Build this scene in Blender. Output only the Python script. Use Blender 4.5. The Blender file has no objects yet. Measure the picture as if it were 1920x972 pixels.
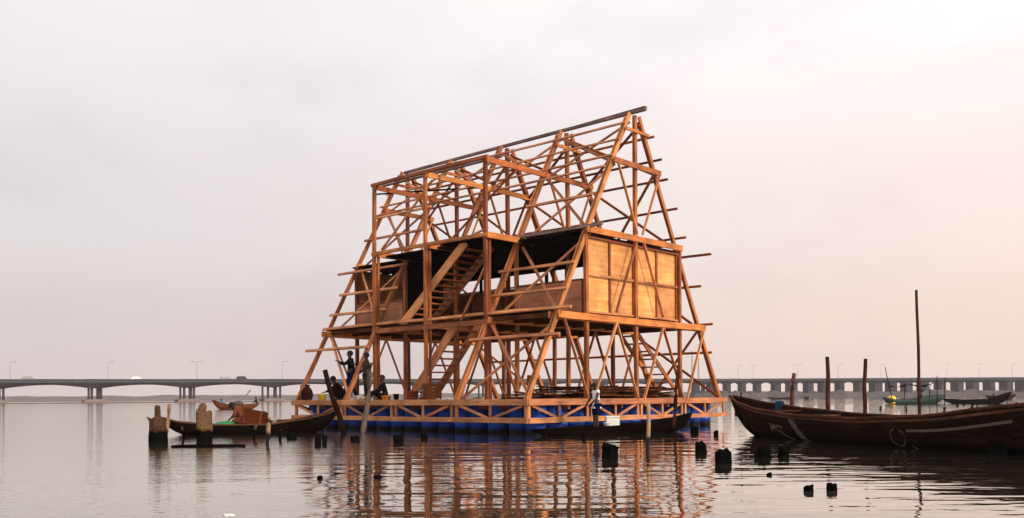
import bpy, bmesh, math, random
from mathutils import Vector, Matrix, noise
random.seed(7)
scn = bpy.context.scene
COL = scn.collection

# ------------------------------------------------------------------ camera
WATER = 0.0
DECK = 0.9213                       # height of the platform deck above the water
CAM = Vector((16.2696, -18.2235, 0.0519 + DECK))
YAW, PITCH, ROLL, F, PY = 0.7456, 0.0065, -0.0065, 1724.12, 735.66
fw = Vector((-math.sin(YAW)*math.cos(PITCH), math.cos(YAW)*math.cos(PITCH), math.sin(PITCH)))
rt0 = Vector((math.cos(YAW), math.sin(YAW), 0)); up0 = rt0.cross(fw)
RT = math.cos(ROLL)*rt0 + math.sin(ROLL)*up0
UP = -math.sin(ROLL)*rt0 + math.cos(ROLL)*up0
cd = bpy.data.cameras.new("camera"); cam = bpy.data.objects.new("camera", cd); COL.objects.link(cam)
M = Matrix.Identity(4)
for i in range(3):
    M[i][0], M[i][1], M[i][2], M[i][3] = RT[i], UP[i], -fw[i], CAM[i]
cam.matrix_world = M
cd.sensor_width = 36; cd.lens = F/1920*36; cd.shift_y = (PY-486)/1920
cd.clip_start = 0.1; cd.clip_end = 9000
scn.camera = cam

# ------------------------------------------------------------------ sky and sun
SUN_EL, SUN_AZ = 24, 4            # azimuth measured from +x towards +y
sdir = Vector((math.cos(math.radians(SUN_EL))*math.cos(math.radians(SUN_AZ)),
               math.cos(math.radians(SUN_EL))*math.sin(math.radians(SUN_AZ)), math.sin(math.radians(SUN_EL))))
w = bpy.data.worlds.new("World"); scn.world = w; w.use_nodes = True
nt = w.node_tree; N = nt.nodes; L = nt.links; N.clear()
out = N.new('ShaderNodeOutputWorld')
sky = N.new('ShaderNodeTexSky'); sky.sky_type = 'NISHITA'; sky.sun_disc = False
sky.sun_elevation = math.radians(SUN_EL); sky.sun_rotation = math.radians(90-SUN_AZ)
sky.dust_density = 4; sky.air_density = 1.5
bg1 = N.new('ShaderNodeBackground'); bg1.inputs[1].default_value = 0.012; L.new(sky.outputs[0], bg1.inputs[0])
tc = N.new('ShaderNodeTexCoord')
sep = N.new('ShaderNodeSeparateXYZ'); L.new(tc.outputs['Generated'], sep.inputs[0])
def vramp(nodes, stops, interp='EASE'):
    r = nodes.new('ShaderNodeValToRGB'); r.color_ramp.interpolation = interp
    e = r.color_ramp.elements
    while len(e) > 1: e.remove(e[-1])
    e[0].position = stops[0][0]; e[0].color = (*stops[0][1], 1)
    for p, c in stops[1:]:
        x = e.new(p); x.color = (*c, 1)
    return r
# overcast haze: elevation gradient on the darker side and on the bright side
elL = vramp(N, [(0.0, (.63, .57, .575)), (.07, (.655, .595, .60)), (.18, (.725, .675, .69)), (.38, (.83, .79, .81)), (1, (.90, .88, .90))])
elR = vramp(N, [(0.0, (.88, .70, .64)), (.07, (.90, .72, .66)), (.20, (.96, .82, .78)), (.36, (1.08, 1.0, .98)), (1, (1.2, 1.16, 1.14))])
L.new(sep.outputs[2], elL.inputs[0]); L.new(sep.outputs[2], elR.inputs[0])
dot = N.new('ShaderNodeVectorMath'); dot.operation = 'DOT_PRODUCT'
L.new(tc.outputs['Generated'], dot.inputs[0])
hd = (rt0*0.96 + fw*0.0 + Vector((0, 0, .28))).normalized(); dot.inputs[1].default_value = hd
cl = N.new('ShaderNodeTexNoise'); cl.inputs['Scale'].default_value = 2.2; cl.inputs['Detail'].default_value = 5
mp = N.new('ShaderNodeMapping'); mp.inputs['Scale'].default_value = (1, 1, 2.4)
L.new(tc.outputs['Generated'], mp.inputs[0]); L.new(mp.outputs[0], cl.inputs['Vector'])
mr = N.new('ShaderNodeMapRange'); mr.interpolation_type = 'SMOOTHSTEP'
mr.inputs['From Min'].default_value = -.50; mr.inputs['From Max'].default_value = .62
ad = N.new('ShaderNodeMath'); ad.operation = 'MULTIPLY_ADD'; ad.inputs[1].default_value = .30
L.new(cl.outputs[0], ad.inputs[0]); L.new(dot.outputs['Value'], ad.inputs[2])
sb = N.new('ShaderNodeMath'); sb.operation = 'SUBTRACT'; sb.inputs[1].default_value = .15; L.new(ad.outputs[0], sb.inputs[0])
L.new(sb.outputs[0], mr.inputs[0])
mx = N.new('ShaderNodeMix'); mx.data_type = 'RGBA'
L.new(mr.outputs[0], mx.inputs[0]); L.new(elL.outputs[0], mx.inputs[6]); L.new(elR.outputs[0], mx.inputs[7])
cl2 = N.new('ShaderNodeTexNoise'); cl2.inputs['Scale'].default_value = 3.1; cl2.inputs['Detail'].default_value = 6; cl2.inputs['Roughness'].default_value = .55
mp2 = N.new('ShaderNodeMapping'); mp2.inputs['Scale'].default_value = (1, 1, 2.0); mp2.inputs['Location'].default_value = (4.3, 1.7, .6)
L.new(tc.outputs['Generated'], mp2.inputs[0]); L.new(mp2.outputs[0], cl2.inputs['Vector'])
clr = vramp(N, [(.32, (.90, .895, .935)), (.52, (1, 1, 1)), (.72, (1.05, 1.035, 1.02))], 'LINEAR'); L.new(cl2.outputs[0], clr.inputs[0])
mu = N.new('ShaderNodeMix'); mu.data_type = 'RGBA'; mu.blend_type = 'MULTIPLY'; mu.inputs[0].default_value = 1; L.new(mx.outputs[2], mu.inputs[6]); L.new(clr.outputs[0], mu.inputs[7])
bg2 = N.new('ShaderNodeBackground'); bg2.inputs[1].default_value = 1.0; L.new(mu.outputs[2], bg2.inputs[0])
ads = N.new('ShaderNodeAddShader'); L.new(bg1.outputs[0], ads.inputs[0]); L.new(bg2.outputs[0], ads.inputs[1])
L.new(ads.outputs[0], out.inputs[0])

sd = bpy.data.lights.new("sun", 'SUN'); sd.energy = 3.2; sd.angle = math.radians(9); sd.color = (1, .86, .68)
so = bpy.data.objects.new("sun", sd); COL.objects.link(so)
so.rotation_euler = sdir.to_track_quat('Z', 'Y').to_euler()
scn.view_settings.view_transform = 'Standard'; scn.view_settings.look = 'None'
scn.view_settings.exposure = 0.0; scn.view_settings.gamma = 1; scn.view_settings.use_curve_mapping = False
scn.cycles.max_bounces = 8; scn.cycles.volume_bounces = 1
scn.cycles.use_denoising = True

# ------------------------------------------------------------------ pixel helpers (photograph 1920 x 972)
def ray(px, py): return (fw + RT*((px-960)/F) + UP*((PY-py)/F))
def at(px, py, d): return CAM + ray(px, py)*d                     # point at forward distance d
def wp(px, py):                                                   # point on the water
    r = ray(px, py); return CAM + r*(-CAM.z/r.z)
def depth(p): return (p-CAM).dot(fw)

# ------------------------------------------------------------------ materials
def new_mat(name):
    m = bpy.data.materials.new(name); m.use_nodes = True
    return m, m.node_tree.nodes, m.node_tree.links, m.node_tree.nodes['Principled BSDF']
def wood(name, dark, light, rough=.62, grain=1.0, tint=.42, wet=None, knots=True, bump=.25):
    m, n, l, b = new_mat(name)
    tc = n.new('ShaderNodeTexCoord'); oi = n.new('ShaderNodeObjectInfo')
    ofs = n.new('ShaderNodeVectorMath'); ofs.operation = 'MULTIPLY_ADD'
    cmb = n.new('ShaderNodeCombineXYZ')
    for k in range(3): l.new(oi.outputs['Random'], cmb.inputs[k])
    l.new(cmb.outputs[0], ofs.inputs[0]); ofs.inputs[1].default_value = (37, 51, 23); l.new(tc.outputs['Object'], ofs.inputs[2])
    mp = n.new('ShaderNodeMapping'); mp.inputs['Scale'].default_value = (.9*grain, 14*grain, 14*grain); l.new(ofs.outputs[0], mp.inputs[0])
    g = n.new('ShaderNodeTexNoise'); g.inputs['Scale'].default_value = 2.0; g.inputs['Detail'].default_value = 8; g.inputs['Roughness'].default_value = .65
    l.new(mp.outputs[0], g.inputs['Vector'])
    st = n.new('ShaderNodeTexNoise'); st.inputs['Scale'].default_value = 1.3; st.inputs['Detail'].default_value = 4
    l.new(ofs.outputs[0], st.inputs['Vector'])
    r = vramp(n, [(.3, dark), (.68, light)], 'LINEAR'); l.new(g.outputs[0], r.inputs[0])
    # stains
    mr = n.new('ShaderNodeMapRange'); mr.inputs['From Min'].default_value = .35; mr.inputs['From Max'].default_value = .7
    mr.inputs['To Min'].default_value = 1.14; mr.inputs['To Max'].default_value = .52; l.new(st.outputs[0], mr.inputs[0])
    hv = n.new('ShaderNodeHueSaturation'); l.new(r.outputs[0], hv.inputs['Color'])
    rv = n.new('ShaderNodeMapRange'); rv.inputs['To Min'].default_value = 1-tint; rv.inputs['To Max'].default_value = 1+tint*.7
    l.new(oi.outputs['Random'], rv.inputs[0])
    ml = n.new('ShaderNodeMath'); ml.operation = 'MULTIPLY'; l.new(rv.outputs[0], ml.inputs[0]); l.new(mr.outputs[0], ml.inputs[1])
    l.new(ml.outputs[0], hv.inputs['Value'])
    rh = n.new('ShaderNodeMath'); rh.operation = 'MULTIPLY_ADD'; rh.inputs[1].default_value = .018; rh.inputs[2].default_value = .492
    l.new(oi.outputs['Random'], rh.inputs[0]); l.new(rh.outputs[0], hv.inputs['Hue'])
    col = hv.outputs[0]
    if wet is not None:                                  # algae and water stain up to the high water mark
        ge = n.new('ShaderNodeNewGeometry'); sp = n.new('ShaderNodeSeparateXYZ'); l.new(ge.outputs['Position'], sp.inputs[0])
        ns = n.new('ShaderNodeTexNoise'); ns.inputs['Scale'].default_value = 9; l.new(ge.outputs['Position'], ns.inputs['Vector'])
        a = n.new('ShaderNodeMath'); a.operation = 'MULTIPLY_ADD'; a.inputs[1].default_value = .14; l.new(ns.outputs[0], a.inputs[0]); l.new(sp.outputs[2], a.inputs[2])
        wr = n.new('ShaderNodeMapRange'); wr.inputs['From Min'].default_value = wet+.04; wr.inputs['From Max'].default_value = wet+.12
        l.new(a.outputs[0], wr.inputs[0])
        mx = n.new('ShaderNodeMix'); mx.data_type = 'RGBA'; mx.inputs[6].default_value = (.003, .0035, .003, 1)
        l.new(wr.outputs[0], mx.inputs[0]); l.new(col, mx.inputs[7]); col = mx.outputs[2]
    l.new(col, b.inputs['Base Color']); b.inputs['Roughness'].default_value = rough
    b.inputs['Specular IOR Level'].default_value = .25 if (light[0] > .3) else .0
    bp = n.new('ShaderNodeBump'); bp.inputs['Strength'].default_value = bump; bp.inputs['Distance'].default_value = .01
    l.new(g.outputs[0], bp.inputs['Height']); l.new(bp.outputs[0], b.inputs['Normal'])
    return m
def plain(name, c, rough=.6, var=.25, scale=6, metal=0, spec=.3):
    m, n, l, b = new_mat(name)
    tc = n.new('ShaderNodeTexCoord'); ns = n.new('ShaderNodeTexNoise'); ns.inputs['Scale'].default_value = scale; ns.inputs['Detail'].default_value = 6
    l.new(tc.outputs['Object'], ns.inputs['Vector'])
    r = vramp(n, [(.3, tuple(x*(1-var) for x in c)), (.7, tuple(min(1, x*(1+var)) for x in c))], 'LINEAR')
    l.new(ns.outputs[0], r.inputs[0]); l.new(r.outputs[0], b.inputs['Base Color'])
    b.inputs['Roughness'].default_value = rough; b.inputs['Metallic'].default_value = metal; b.inputs['Specular IOR Level'].default_value = spec
    return m
MAT = dict(
    timber=wood('timber', (0.242, 0.058, 0.0164), (0.561, 0.187, 0.058)),
    rafter=wood('rafter_timber', (0.279, 0.076, 0.023), (0.632, 0.237, 0.082)),
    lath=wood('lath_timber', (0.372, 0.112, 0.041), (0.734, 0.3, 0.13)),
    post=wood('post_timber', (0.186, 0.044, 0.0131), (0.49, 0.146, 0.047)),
    tie=wood('tie_timber', (0.335, 0.08, 0.0197), (0.653, 0.209, 0.058)),
    rail=wood('rail_timber', (0.335, 0.112, 0.0451), (0.653, 0.273, 0.121), tint=.15),
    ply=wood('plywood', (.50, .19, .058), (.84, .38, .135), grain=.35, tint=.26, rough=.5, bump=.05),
    plyshade=wood('plywood_shaded', (.40, .135, .07), (.60, .24, .13), grain=.35, tint=.12, bump=.05),  # darker copy of the plywood, shade of these walls put into the colour
    darkboard=wood('dark_shaded_board', (.005, .003, .0025), (.016, .008, .006)),  # dark boards; shade under floors and ceiling is in the colour
    ridge=wood('weathered_board', (.14, .075, .06), (.34, .21, .17)),
    heap=wood('old_plank_shaded_joist', (.03, .010, .006), (.13, .045, .022), tint=.6),  # old heap planks; on the joists this colour stands for underfloor shade
    crate=wood('crate_wood', (.07, .018, .008), (.17, .050, .020)),
    stake=wood('weathered_stake', (.05, .026, .014), (.17, .095, .055), wet=.26),
    palestake=wood('pale_stake', (.25, .13, .07), (.55, .33, .19), wet=.26),
    redpole=wood('reddish_pole', (.055, .020, .013), (.13, .048, .034), wet=.16),
    greypole=wood('grey_pole', (.10, .075, .06), (.24, .18, .15)),
    hull=wood('boat_hull', (.007, .004, .0025), (.030, .014, .009), wet=.10, tint=.15),
    hullblack=wood('tarred_hull', (.0025, .0016, .0012), (.009, .005, .004), tint=.1),
    gunwale=wood('boat_gunwale', (.05, .020, .012), (.15, .07, .042), tint=.15),
    tarp=plain('black_tarp', (.005, .005, .005), .8, spec=.05),
    concrete=plain('concrete', (.045, .045, .058), .9, .2, .3),
    capc=plain('pile_cap_concrete', (.20, .16, .15), .9, .2, .4),
    metal=plain('grey_metal', (.25, .25, .26), .5, .1, metal=.5),
    skin=plain('dark_skin', (.035, .017, .010), .5, .15),
    hair=plain('hair', (.006, .005, .005), .8, .1),
    eye=plain('eye', (.5, .48, .45), .3, .02),
    black=plain('black_cloth', (.006, .006, .009), .95, spec=.03),
    navy=plain('navy_cloth', (.004, .009, .04), .95, spec=.03),
    camo=plain('patterned_cloth', (.022, .020, .014), .95, .8, 14, spec=.03),
    maroon=plain('maroon_cloth', (.022, .006, .006), .95, spec=.03),
    brown=plain('brown_cloth', (.12, .03, .014), .9, .4),
    white=plain('white_cloth', (.75, .70, .68), .9, .1),
    whitepl=plain('white_plastic', (.80, .78, .76), .5, .06),
    yellow=plain('yellow_plastic', (.70, .62, .05), .45, .1),
    yelpaint=plain('yellow_tank', (.80, .50, .03), .45, .1),
    orange=plain('orange_plastic', (.60, .26, .06), .5, .1),
    green=plain('green_plastic', (.006, .16, .05), .5, .25),
    greenboat=plain('green_paint', (.007, .030, .022), .6, .4, 3),
    blue=plain('blue_cloth', (.03, .12, .22), .8, .2),
    paint=plain('faded_paint', (.085, .062, .048), .8, .25, 20),
    marsh=plain('marsh', (.065, .058, .062), 1, .35, .15),
    bank=plain('mud_bank', (.12, .09, .08), 1, .2, .3),
    pale=plain('weathered_pale_paint', (.17, .125, .10), .85, .35, 14),
    olive=plain('olive_paint', (.20, .19, .04), .8, .2, 20),
    rope=plain('rope', (.25, .2, .14), .9, .2, 40),
)

m, n, l, b = new_mat('blue_plastic'); MAT['drum'] = m
ge = n.new('ShaderNodeNewGeometry'); sp = n.new('ShaderNodeSeparateXYZ'); l.new(ge.outputs['Position'], sp.inputs[0])
ns = n.new('ShaderNodeTexNoise'); ns.inputs['Scale'].default_value = 5; ns.inputs['Detail'].default_value = 6; l.new(ge.outputs['Position'], ns.inputs['Vector'])
oi = n.new('ShaderNodeObjectInfo'); rp = vramp(n, [(0, (.005, .045, .30)), (.5, (.007, .065, .42)), (1, (.014, .10, .52))], 'LINEAR'); l.new(oi.outputs['Random'], rp.inputs[0])
a_ = n.new('ShaderNodeMath'); a_.operation = 'MULTIPLY_ADD'; a_.inputs[1].default_value = -.16; l.new(ns.outputs[0], a_.inputs[0]); l.new(sp.outputs[2], a_.inputs[2])
wr = n.new('ShaderNodeMapRange'); wr.inputs['From Min'].default_value = .0; wr.inputs['From Max'].default_value = .10; l.new(a_.outputs[0], wr.inputs[0])
mx = n.new('ShaderNodeMix'); mx.data_type = 'RGBA'; mx.inputs[6].default_value = (.004, .005, .006, 1); l.new(wr.outputs[0], mx.inputs[0]); l.new(rp.outputs[0], mx.inputs[7])
l.new(mx.outputs[2], b.inputs['Base Color']); b.inputs['Roughness'].default_value = .38; b.inputs['Specular IOR Level'].default_value = .35
MAT['float_shadow'] = MAT['tarp']

# ------------------------------------------------------------------ builders
def link(name, me, m, parent=None):
    o = bpy.data.objects.new(name, me); COL.objects.link(o)
    if m is not None: me.materials.append(m)
    if parent is not None: o.parent = parent
    return o
def tag(o, label=None, cat=None, group=None, kind=None):
    if label: o['label'] = label
    if cat: o['category'] = cat
    if group: o['group'] = group
    if kind: o['kind'] = kind
    return o
def thing(name, label, cat, loc=(0, 0, 0), rz=0, group=None):
    o = bpy.data.objects.new(name, None); COL.objects.link(o); o.location = loc; o.rotation_euler = (0, 0, rz)
    o.empty_display_size = .2
    return tag(o, label, cat, group)
def bm_mesh(bm, smooth=False):
    bmesh.ops.recalc_face_normals(bm, faces=bm.faces)
    me = bpy.data.meshes.new("m"); bm.to_mesh(me); bm.free()
    if smooth:
        for p in me.polygons: p.use_smooth = True
    return me
def add_box(bm, c, s, rot=None):
    r = bmesh.ops.create_cube(bm, size=1)
    mt = Matrix.Translation(Vector(c)) @ (rot.to_4x4() if rot is not None else Matrix.Identity(4)) @ Matrix.Diagonal((*s, 1))
    bmesh.ops.transform(bm, matrix=mt, verts=r['verts']); return r['verts']
def add_cyl(bm, a, b, r1, r2=None, seg=12, cap=True):
    a = Vector(a); b = Vector(b); r2 = r1 if r2 is None else r2
    d = b-a; q = d.to_track_quat('Z', 'Y').to_matrix().to_4x4()
    r = bmesh.ops.create_cone(bm, cap_ends=cap, segments=seg, radius1=r1, radius2=r2, depth=d.length)
    bmesh.ops.transform(bm, matrix=Matrix.Translation((a+b)/2) @ q, verts=r['verts'])
def beam(name, a, b, w, h, m, parent=None, up=(0, 0, 1), jit=.004, sag=0, taper=1):
    """sawn timber from a to b; w = size across, h = size along 'up'. Local x runs along the grain."""
    a = Vector(a) + Vector([random.uniform(-jit, jit) for _ in range(3)])
    b = Vector(b) + Vector([random.uniform(-jit, jit) for _ in range(3)])
    x = (b-a); Ln = x.length; x.normalize()
    u = Vector(up); z = (u - x*u.dot(x))
    if z.length < 1e-4: z = Vector((1, 0, 0)) - x*x.x
    z.normalize(); y = z.cross(x)
    bm = bmesh.new()
    w *= random.uniform(.95, 1.06); h *= random.uniform(.95, 1.06)
    n = 3 if Ln > 2 else 1
    rings = []
    bow = random.uniform(-.004, .004)*Ln
    bow2 = random.uniform(-.003, .003)*Ln + sag
    c = min(w, h)*.10
    for i in range(n+1):
        t = i/n; k = 4*t*(1-t); oy, oz = bow*k, bow2*k
        W, H = w/2, h/2
        pr = [(-W+c, -H), (W-c, -H), (W, -H+c), (W, H-c), (W-c, H), (-W+c, H), (-W, H-c), (-W, -H+c)]
        rings.append([bm.verts.new((t*Ln, p+oy, q+oz)) for p, q in pr])
    for i in range(n):
        for k in range(8):
            bm.faces.new((rings[i][k], rings[i][(k+1) % 8], rings[i+1][(k+1) % 8], rings[i+1][k]))
    bm.faces.new(rings[0][::-1]); bm.faces.new(rings[-1])
    o = link(name, bm_mesh(bm), m, parent)
    Mx = Matrix.Identity(4)
    for i in range(3): Mx[i][0], Mx[i][1], Mx[i][2], Mx[i][3] = x[i], y[i], z[i], a[i]
    base = parent_world(parent)
    o.matrix_basis = base.inverted() @ Mx
    return o
def parent_world(p):
    if p is None: return Matrix.Identity(4)
    Mx = Matrix.Translation(p.location) @ p.rotation_euler.to_matrix().to_4x4()
    return parent_world(p.parent) @ Mx
def panel(name, o0, ux, uy, t, m, parent, jit=.003):
    """sheet with corner o0 and edges ux, uy, thickness t (along ux x uy); local x runs along ux"""
    o0 = Vector(o0)+Vector([random.uniform(-jit, jit) for _ in range(3)])
    ux = Vector(ux); uy = Vector(uy); x = ux.normalized(); y = uy.normalized(); z = x.cross(y)
    bm = bmesh.new(); add_box(bm, (ux.length/2, uy.length/2, t/2), (ux.length, uy.length, t))
    o = link(name, bm_mesh(bm), m, parent)
    Mx = Matrix.Identity(4)
    for i in range(3): Mx[i][0], Mx[i][1], Mx[i][2], Mx[i][3] = x[i], y[i], z[i], o0[i]
    o.matrix_basis = parent_world(parent).inverted() @ Mx
    return o
def tube(bm, pts, radii, seg=8):
    pts = [Vector(p) for p in pts]
    rings = []
    for i, p in enumerate(pts):
        d = (pts[min(i+1, len(pts)-1)]-pts[max(i-1, 0)]).normalized()
        a = d.cross(Vector((0, 0, 1)));  a = a if a.length > .1 else d.cross(Vector((1, 0, 0)))
        a.normalize(); b = d.cross(a); r = radii[i] if isinstance(radii, (list, tuple)) else radii
        rings.append([bm.verts.new(p+(a*math.cos(2*math.pi*k/seg)+b*math.sin(2*math.pi*k/seg))*r) for k in range(seg)])
    for i in range(len(rings)-1):
        for k in range(seg):
            bm.faces.new((rings[i][k], rings[i][(k+1) % seg], rings[i+1][(k+1) % seg], rings[i+1][k]))
    bm.faces.new(rings[0]); bm.faces.new(rings[-1][::-1])

# ================================================================== SETTING
# ---- water: gently displaced sheet near the camera, flat to the horizon
def water_height(x, y):
    """two or three crossing swells; lively around the building, calm on the left"""
    return 0
bm = bmesh.new()
v = [bm.verts.new((x, y, 0)) for x, y in ((-3500, -3500), (3500, -3500), (3500, 3500), (-3500, 3500))]
bm.faces.new(v)
water = link('water', bm_mesh(bm), None); tag(water, 'grey brown lagoon water with small ripples', None, None, 'structure')
m, n, l, b = new_mat('lagoon_water'); water.data.materials.append(m)
ge = n.new('ShaderNodeNewGeometry')
def math_(op, a, b_=None, c=None):
    q = n.new('ShaderNodeMath'); q.operation = op
    for i, v_ in enumerate((a, b_, c)):
        if v_ is None: continue
        if isinstance(v_, (int, float)): q.inputs[i].default_value = v_
        else: l.new(v_, q.inputs[i])
    return q.outputs[0]
sp = n.new('ShaderNodeSeparateXYZ'); l.new(ge.outputs['Position'], sp.inputs[0])
def along(vx, vy, off): return math_('SUBTRACT', math_('ADD', math_('MULTIPLY', sp.outputs[0], vx), math_('MULTIPLY', sp.outputs[1], vy)), off)
wd_x = along(rt0.x, rt0.y, CAM.dot(rt0))          # along the wave crests
wd_y = along(-rt0.y, rt0.x, 0)                    # along the wind
def waves(su, sv, det=1.5, rough=.45, w_=0.0):
    c = n.new('ShaderNodeCombineXYZ'); l.new(math_('MULTIPLY', wd_x, su), c.inputs[0]); l.new(math_('MULTIPLY', wd_y, sv), c.inputs[1]); c.inputs[2].default_value = w_
    t = n.new('ShaderNodeTexNoise'); t.inputs['Scale'].default_value = 1; t.inputs['Detail'].default_value = det; t.inputs['Roughness'].default_value = rough
    l.new(c.outputs[0], t.inputs['Vector']); return t.outputs[0]
def mapr(v, a, b_, c, d):
    q = n.new('ShaderNodeMapRange'); q.interpolation_type = 'SMOOTHSTEP'
    for k_, x_ in zip(('From Min', 'From Max', 'To Min', 'To Max'), (a, b_, c, d)): q.inputs[k_].default_value = x_
    l.new(v, q.inputs[0]); return q.outputs[0]
big = waves(.55, 1.5, 1.0, .4)
mid = waves(1.5, 4.2, 1.5, .45, 3.1)
sml = waves(7, 13, 2, .5, 7.7)
patch = waves(.12, .30, 2, .5, 1.3)
patch2 = waves(.5, .9, 2, .5, 5.3)
lat = math_('ADD', wd_x, math_('MULTIPLY', math_('SUBTRACT', patch, .5), 6.0))
ruf = mapr(lat, -4.6, -1.6, .30, 1.0)             # sheltered water at the left, ruffled elsewhere
ruf2 = mapr(patch2, .38, .62, .25, 1.15)
hsum = math_('ADD', math_('MULTIPLY', big, .019), math_('MULTIPLY', math_('MULTIPLY', mid, .0085), ruf2))
hsum = math_('MULTIPLY', hsum, ruf)
fine = mapr(lat, -4.6, -1.6, .0058, .0005)
hsum = math_('ADD', hsum, math_('MULTIPLY', sml, fine))
bp = n.new('ShaderNodeBump'); bp.inputs['Strength'].default_value = 1.0; bp.inputs['Distance'].default_value = 1.0
l.new(hsum, bp.inputs['Height'])
N_ = n; n.remove(b)
fr = n.new('ShaderNodeFresnel'); fr.inputs['IOR'].default_value = 1.34; l.new(bp.outputs[0], fr.inputs['Normal'])
fac = n.new('ShaderNodeMapRange'); fac.inputs['From Min'].default_value = .02; fac.inputs['From Max'].default_value = .62
fac.inputs['To Min'].default_value = .05; fac.inputs['To Max'].default_value = .95; l.new(fr.outputs[0], fac.inputs[0])
gl = n.new('ShaderNodeBsdfGlossy'); gl.inputs['Color'].default_value = (.95, .925, .885, 1); l.new(bp.outputs[0], gl.inputs['Normal'])
l.new(mapr(lat, -4.6, -1.6, .06, .015), gl.inputs['Roughness'])
df = n.new('ShaderNodeBsdfDiffuse'); df.inputs['Color'].default_value = (.075, .06, .045, 1)
ms = n.new('ShaderNodeMixShader'); l.new(fac.outputs[0], ms.inputs[0]); l.new(df.outputs[0], ms.inputs[1]); l.new(gl.outputs[0], ms.inputs[2])
l.new(ms.outputs[0], n['Material Output'].inputs['Surface'])

# ---- bridge line: constants of a straight line crossing the view
D0 = 350.0
def line_pt(k):
    """k spans along the bridge -> (column u, distance)"""
    if k <= 10: return (-.4536+.0834*k), (1+.048*k)
    return (-.4536+.0834*10)+ (k-10)*.0900, 1.48+(k-10)*.004
fh = Vector((-math.sin(YAW), math.cos(YAW), 0))
def bridge_xy(k, off=0.0):
    u, q = line_pt(k); p = Vector((CAM.x, CAM.y, 0)) + rt0*(u*D0) + fh*(q*D0 + off); return p
def bridge_top(k): return 8.1 + 2.0*max(0, min(1, (k+1)/11.0))
K0, K1, K2 = -2.0, 9.0, 19.0
bt = thing('road_bridge', 'long grey concrete road bridge crossing the lagoon behind everything', 'bridge', (0, 0, 0))
def haunch(k):
    if k > K1: return 1.35
    t = abs((k - round(k)))*2     # 0 at a pier, 1 at midspan
    return 1.15 + 1.45*(1-t)**2
bm = bmesh.new(); prev = None
ks = [K0 + i*.1 for i in range(int((K2-K0)/.1)+1)]
for k in ks:
    top = bridge_top(k); h = haunch(k)
    a, c = bridge_xy(k, -7), bridge_xy(k, 7)
    ring = [bm.verts.new((a.x, a.y, top)), bm.verts.new((c.x, c.y, top)), bm.verts.new((c.x, c.y, top-.55)),
            bm.verts.new((bridge_xy(k, 4.5).x, bridge_xy(k, 4.5).y, top-h)), bm.verts.new((bridge_xy(k, -4.5).x, bridge_xy(k, -4.5).y, top-h)),
            bm.verts.new((a.x, a.y, top-.55))]
    if prev:
        for i in range(6): bm.faces.new((prev[i], prev[(i+1) % 6], ring[(i+1) % 6], ring[i]))
    else: bm.faces.new(ring)
    prev = ring
bm.faces.new(prev[::-1])
link('deck', bm_mesh(bm), MAT['concrete'], bt)
bm = bmesh.new()
for s in (-6.8, 6.8):
    for k in [K0+i*.5 for i in range(int((K2-K0)*2))]:
        a = bridge_xy(k, s); c = bridge_xy(k+.5, s); d = c-a
        z = (bridge_top(k)+bridge_top(k+.5))/2
        add_box(bm, ((a.x+c.x)/2, (a.y+c.y)/2, z+.42), (d.length+.3, .25, .84), Matrix.Rotation(math.atan2(d.y, d.x), 3, 'Z'))
link('parapet', bm_mesh(bm), MAT['concrete'], bt)
ang = math.atan2((bridge_xy(5)-bridge_xy(4)).y, (bridge_xy(5)-bridge_xy(4)).x)
for k in range(-1, 10):
    bm = bmesh.new(); p = bridge_xy(k); top = bridge_top(k)-2.4
    hs = {0: 1.7, 1: 2.2, 2: 3.3}.get(k, 2.8)
    for dx, wd in ((-1, .42), (-.3, .5), (.35, .75), (1, .45)):
        q = p + rt0*dx*hs + fh*(1.5 if dx > 0 else -1.5)
        add_cyl(bm, (q.x, q.y, .6), (q.x, q.y, top+.5), wd, wd, 10)
    link('pier', bm_mesh(bm, True), MAT['concrete'], bt)
    bm = bmesh.new(); add_box(bm, (p.x, p.y, .55), (8.2, 9, 1.5), Matrix.Rotation(ang, 3, 'Z'))
    add_box(bm, (p.x, p.y, 1.4), (6.0, 7, .35), Matrix.Rotation(ang, 3, 'Z'))
    link('pile_cap', bm_mesh(bm), MAT['capc'], bt)
k = 8.85
while k < K2:                                       # close-set piers of the approach viaduct
    u0, q0 = line_pt(k); p = bridge_xy(k); top = bridge_top(k)-1.2
    wdt = random.choice((2.6, 3.4, 3.0, 4.4))
    bm = bmesh.new(); add_box(bm, (p.x, p.y, top/2-.3), (wdt, 9, top+.6), Matrix.Rotation(YAW, 3, 'Z'))
    add_box(bm, (p.x, p.y, top-.35), (wdt+1.6, 10, .7), Matrix.Rotation(YAW, 3, 'Z'))
    link('pier', bm_mesh(bm), MAT['concrete'], bt)
    k += .31*random.uniform(.9, 1.12)
# ---- low far banks
def strip(name, pts, hgt, m, label, wd=12, rough=.0, nseg=160):
    bm = bmesh.new(); P = []
    for i in range(nseg+1):
        t = i/nseg*(len(pts)-1); j = min(int(t), len(pts)-2); f = t-j
        P.append(pts[j].lerp(pts[j+1], f))
    prev = None
    for i, p in enumerate(P):
        h = hgt*(1 + rough*(noise.noise(Vector((i*.37, 0, hgt)))))*(min(1, i/3, (nseg-i)/3) if rough else 1) + .02
        r = [bm.verts.new((*(p-fh*wd/2).xy, -.3)), bm.verts.new((*(p-fh*wd*.35).xy, h*.8)), bm.verts.new((*(p+fh*wd*.1).xy, h)), bm.verts.new((*(p+fh*wd/2).xy, -.3))]
        if prev:
            for k in range(3): bm.faces.new((prev[k], prev[k+1], r[k+1], r[k]))
        prev = r
    o = link(name, bm_mesh(bm), m); tag(o, label, None, None, 'structure'); return o
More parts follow.
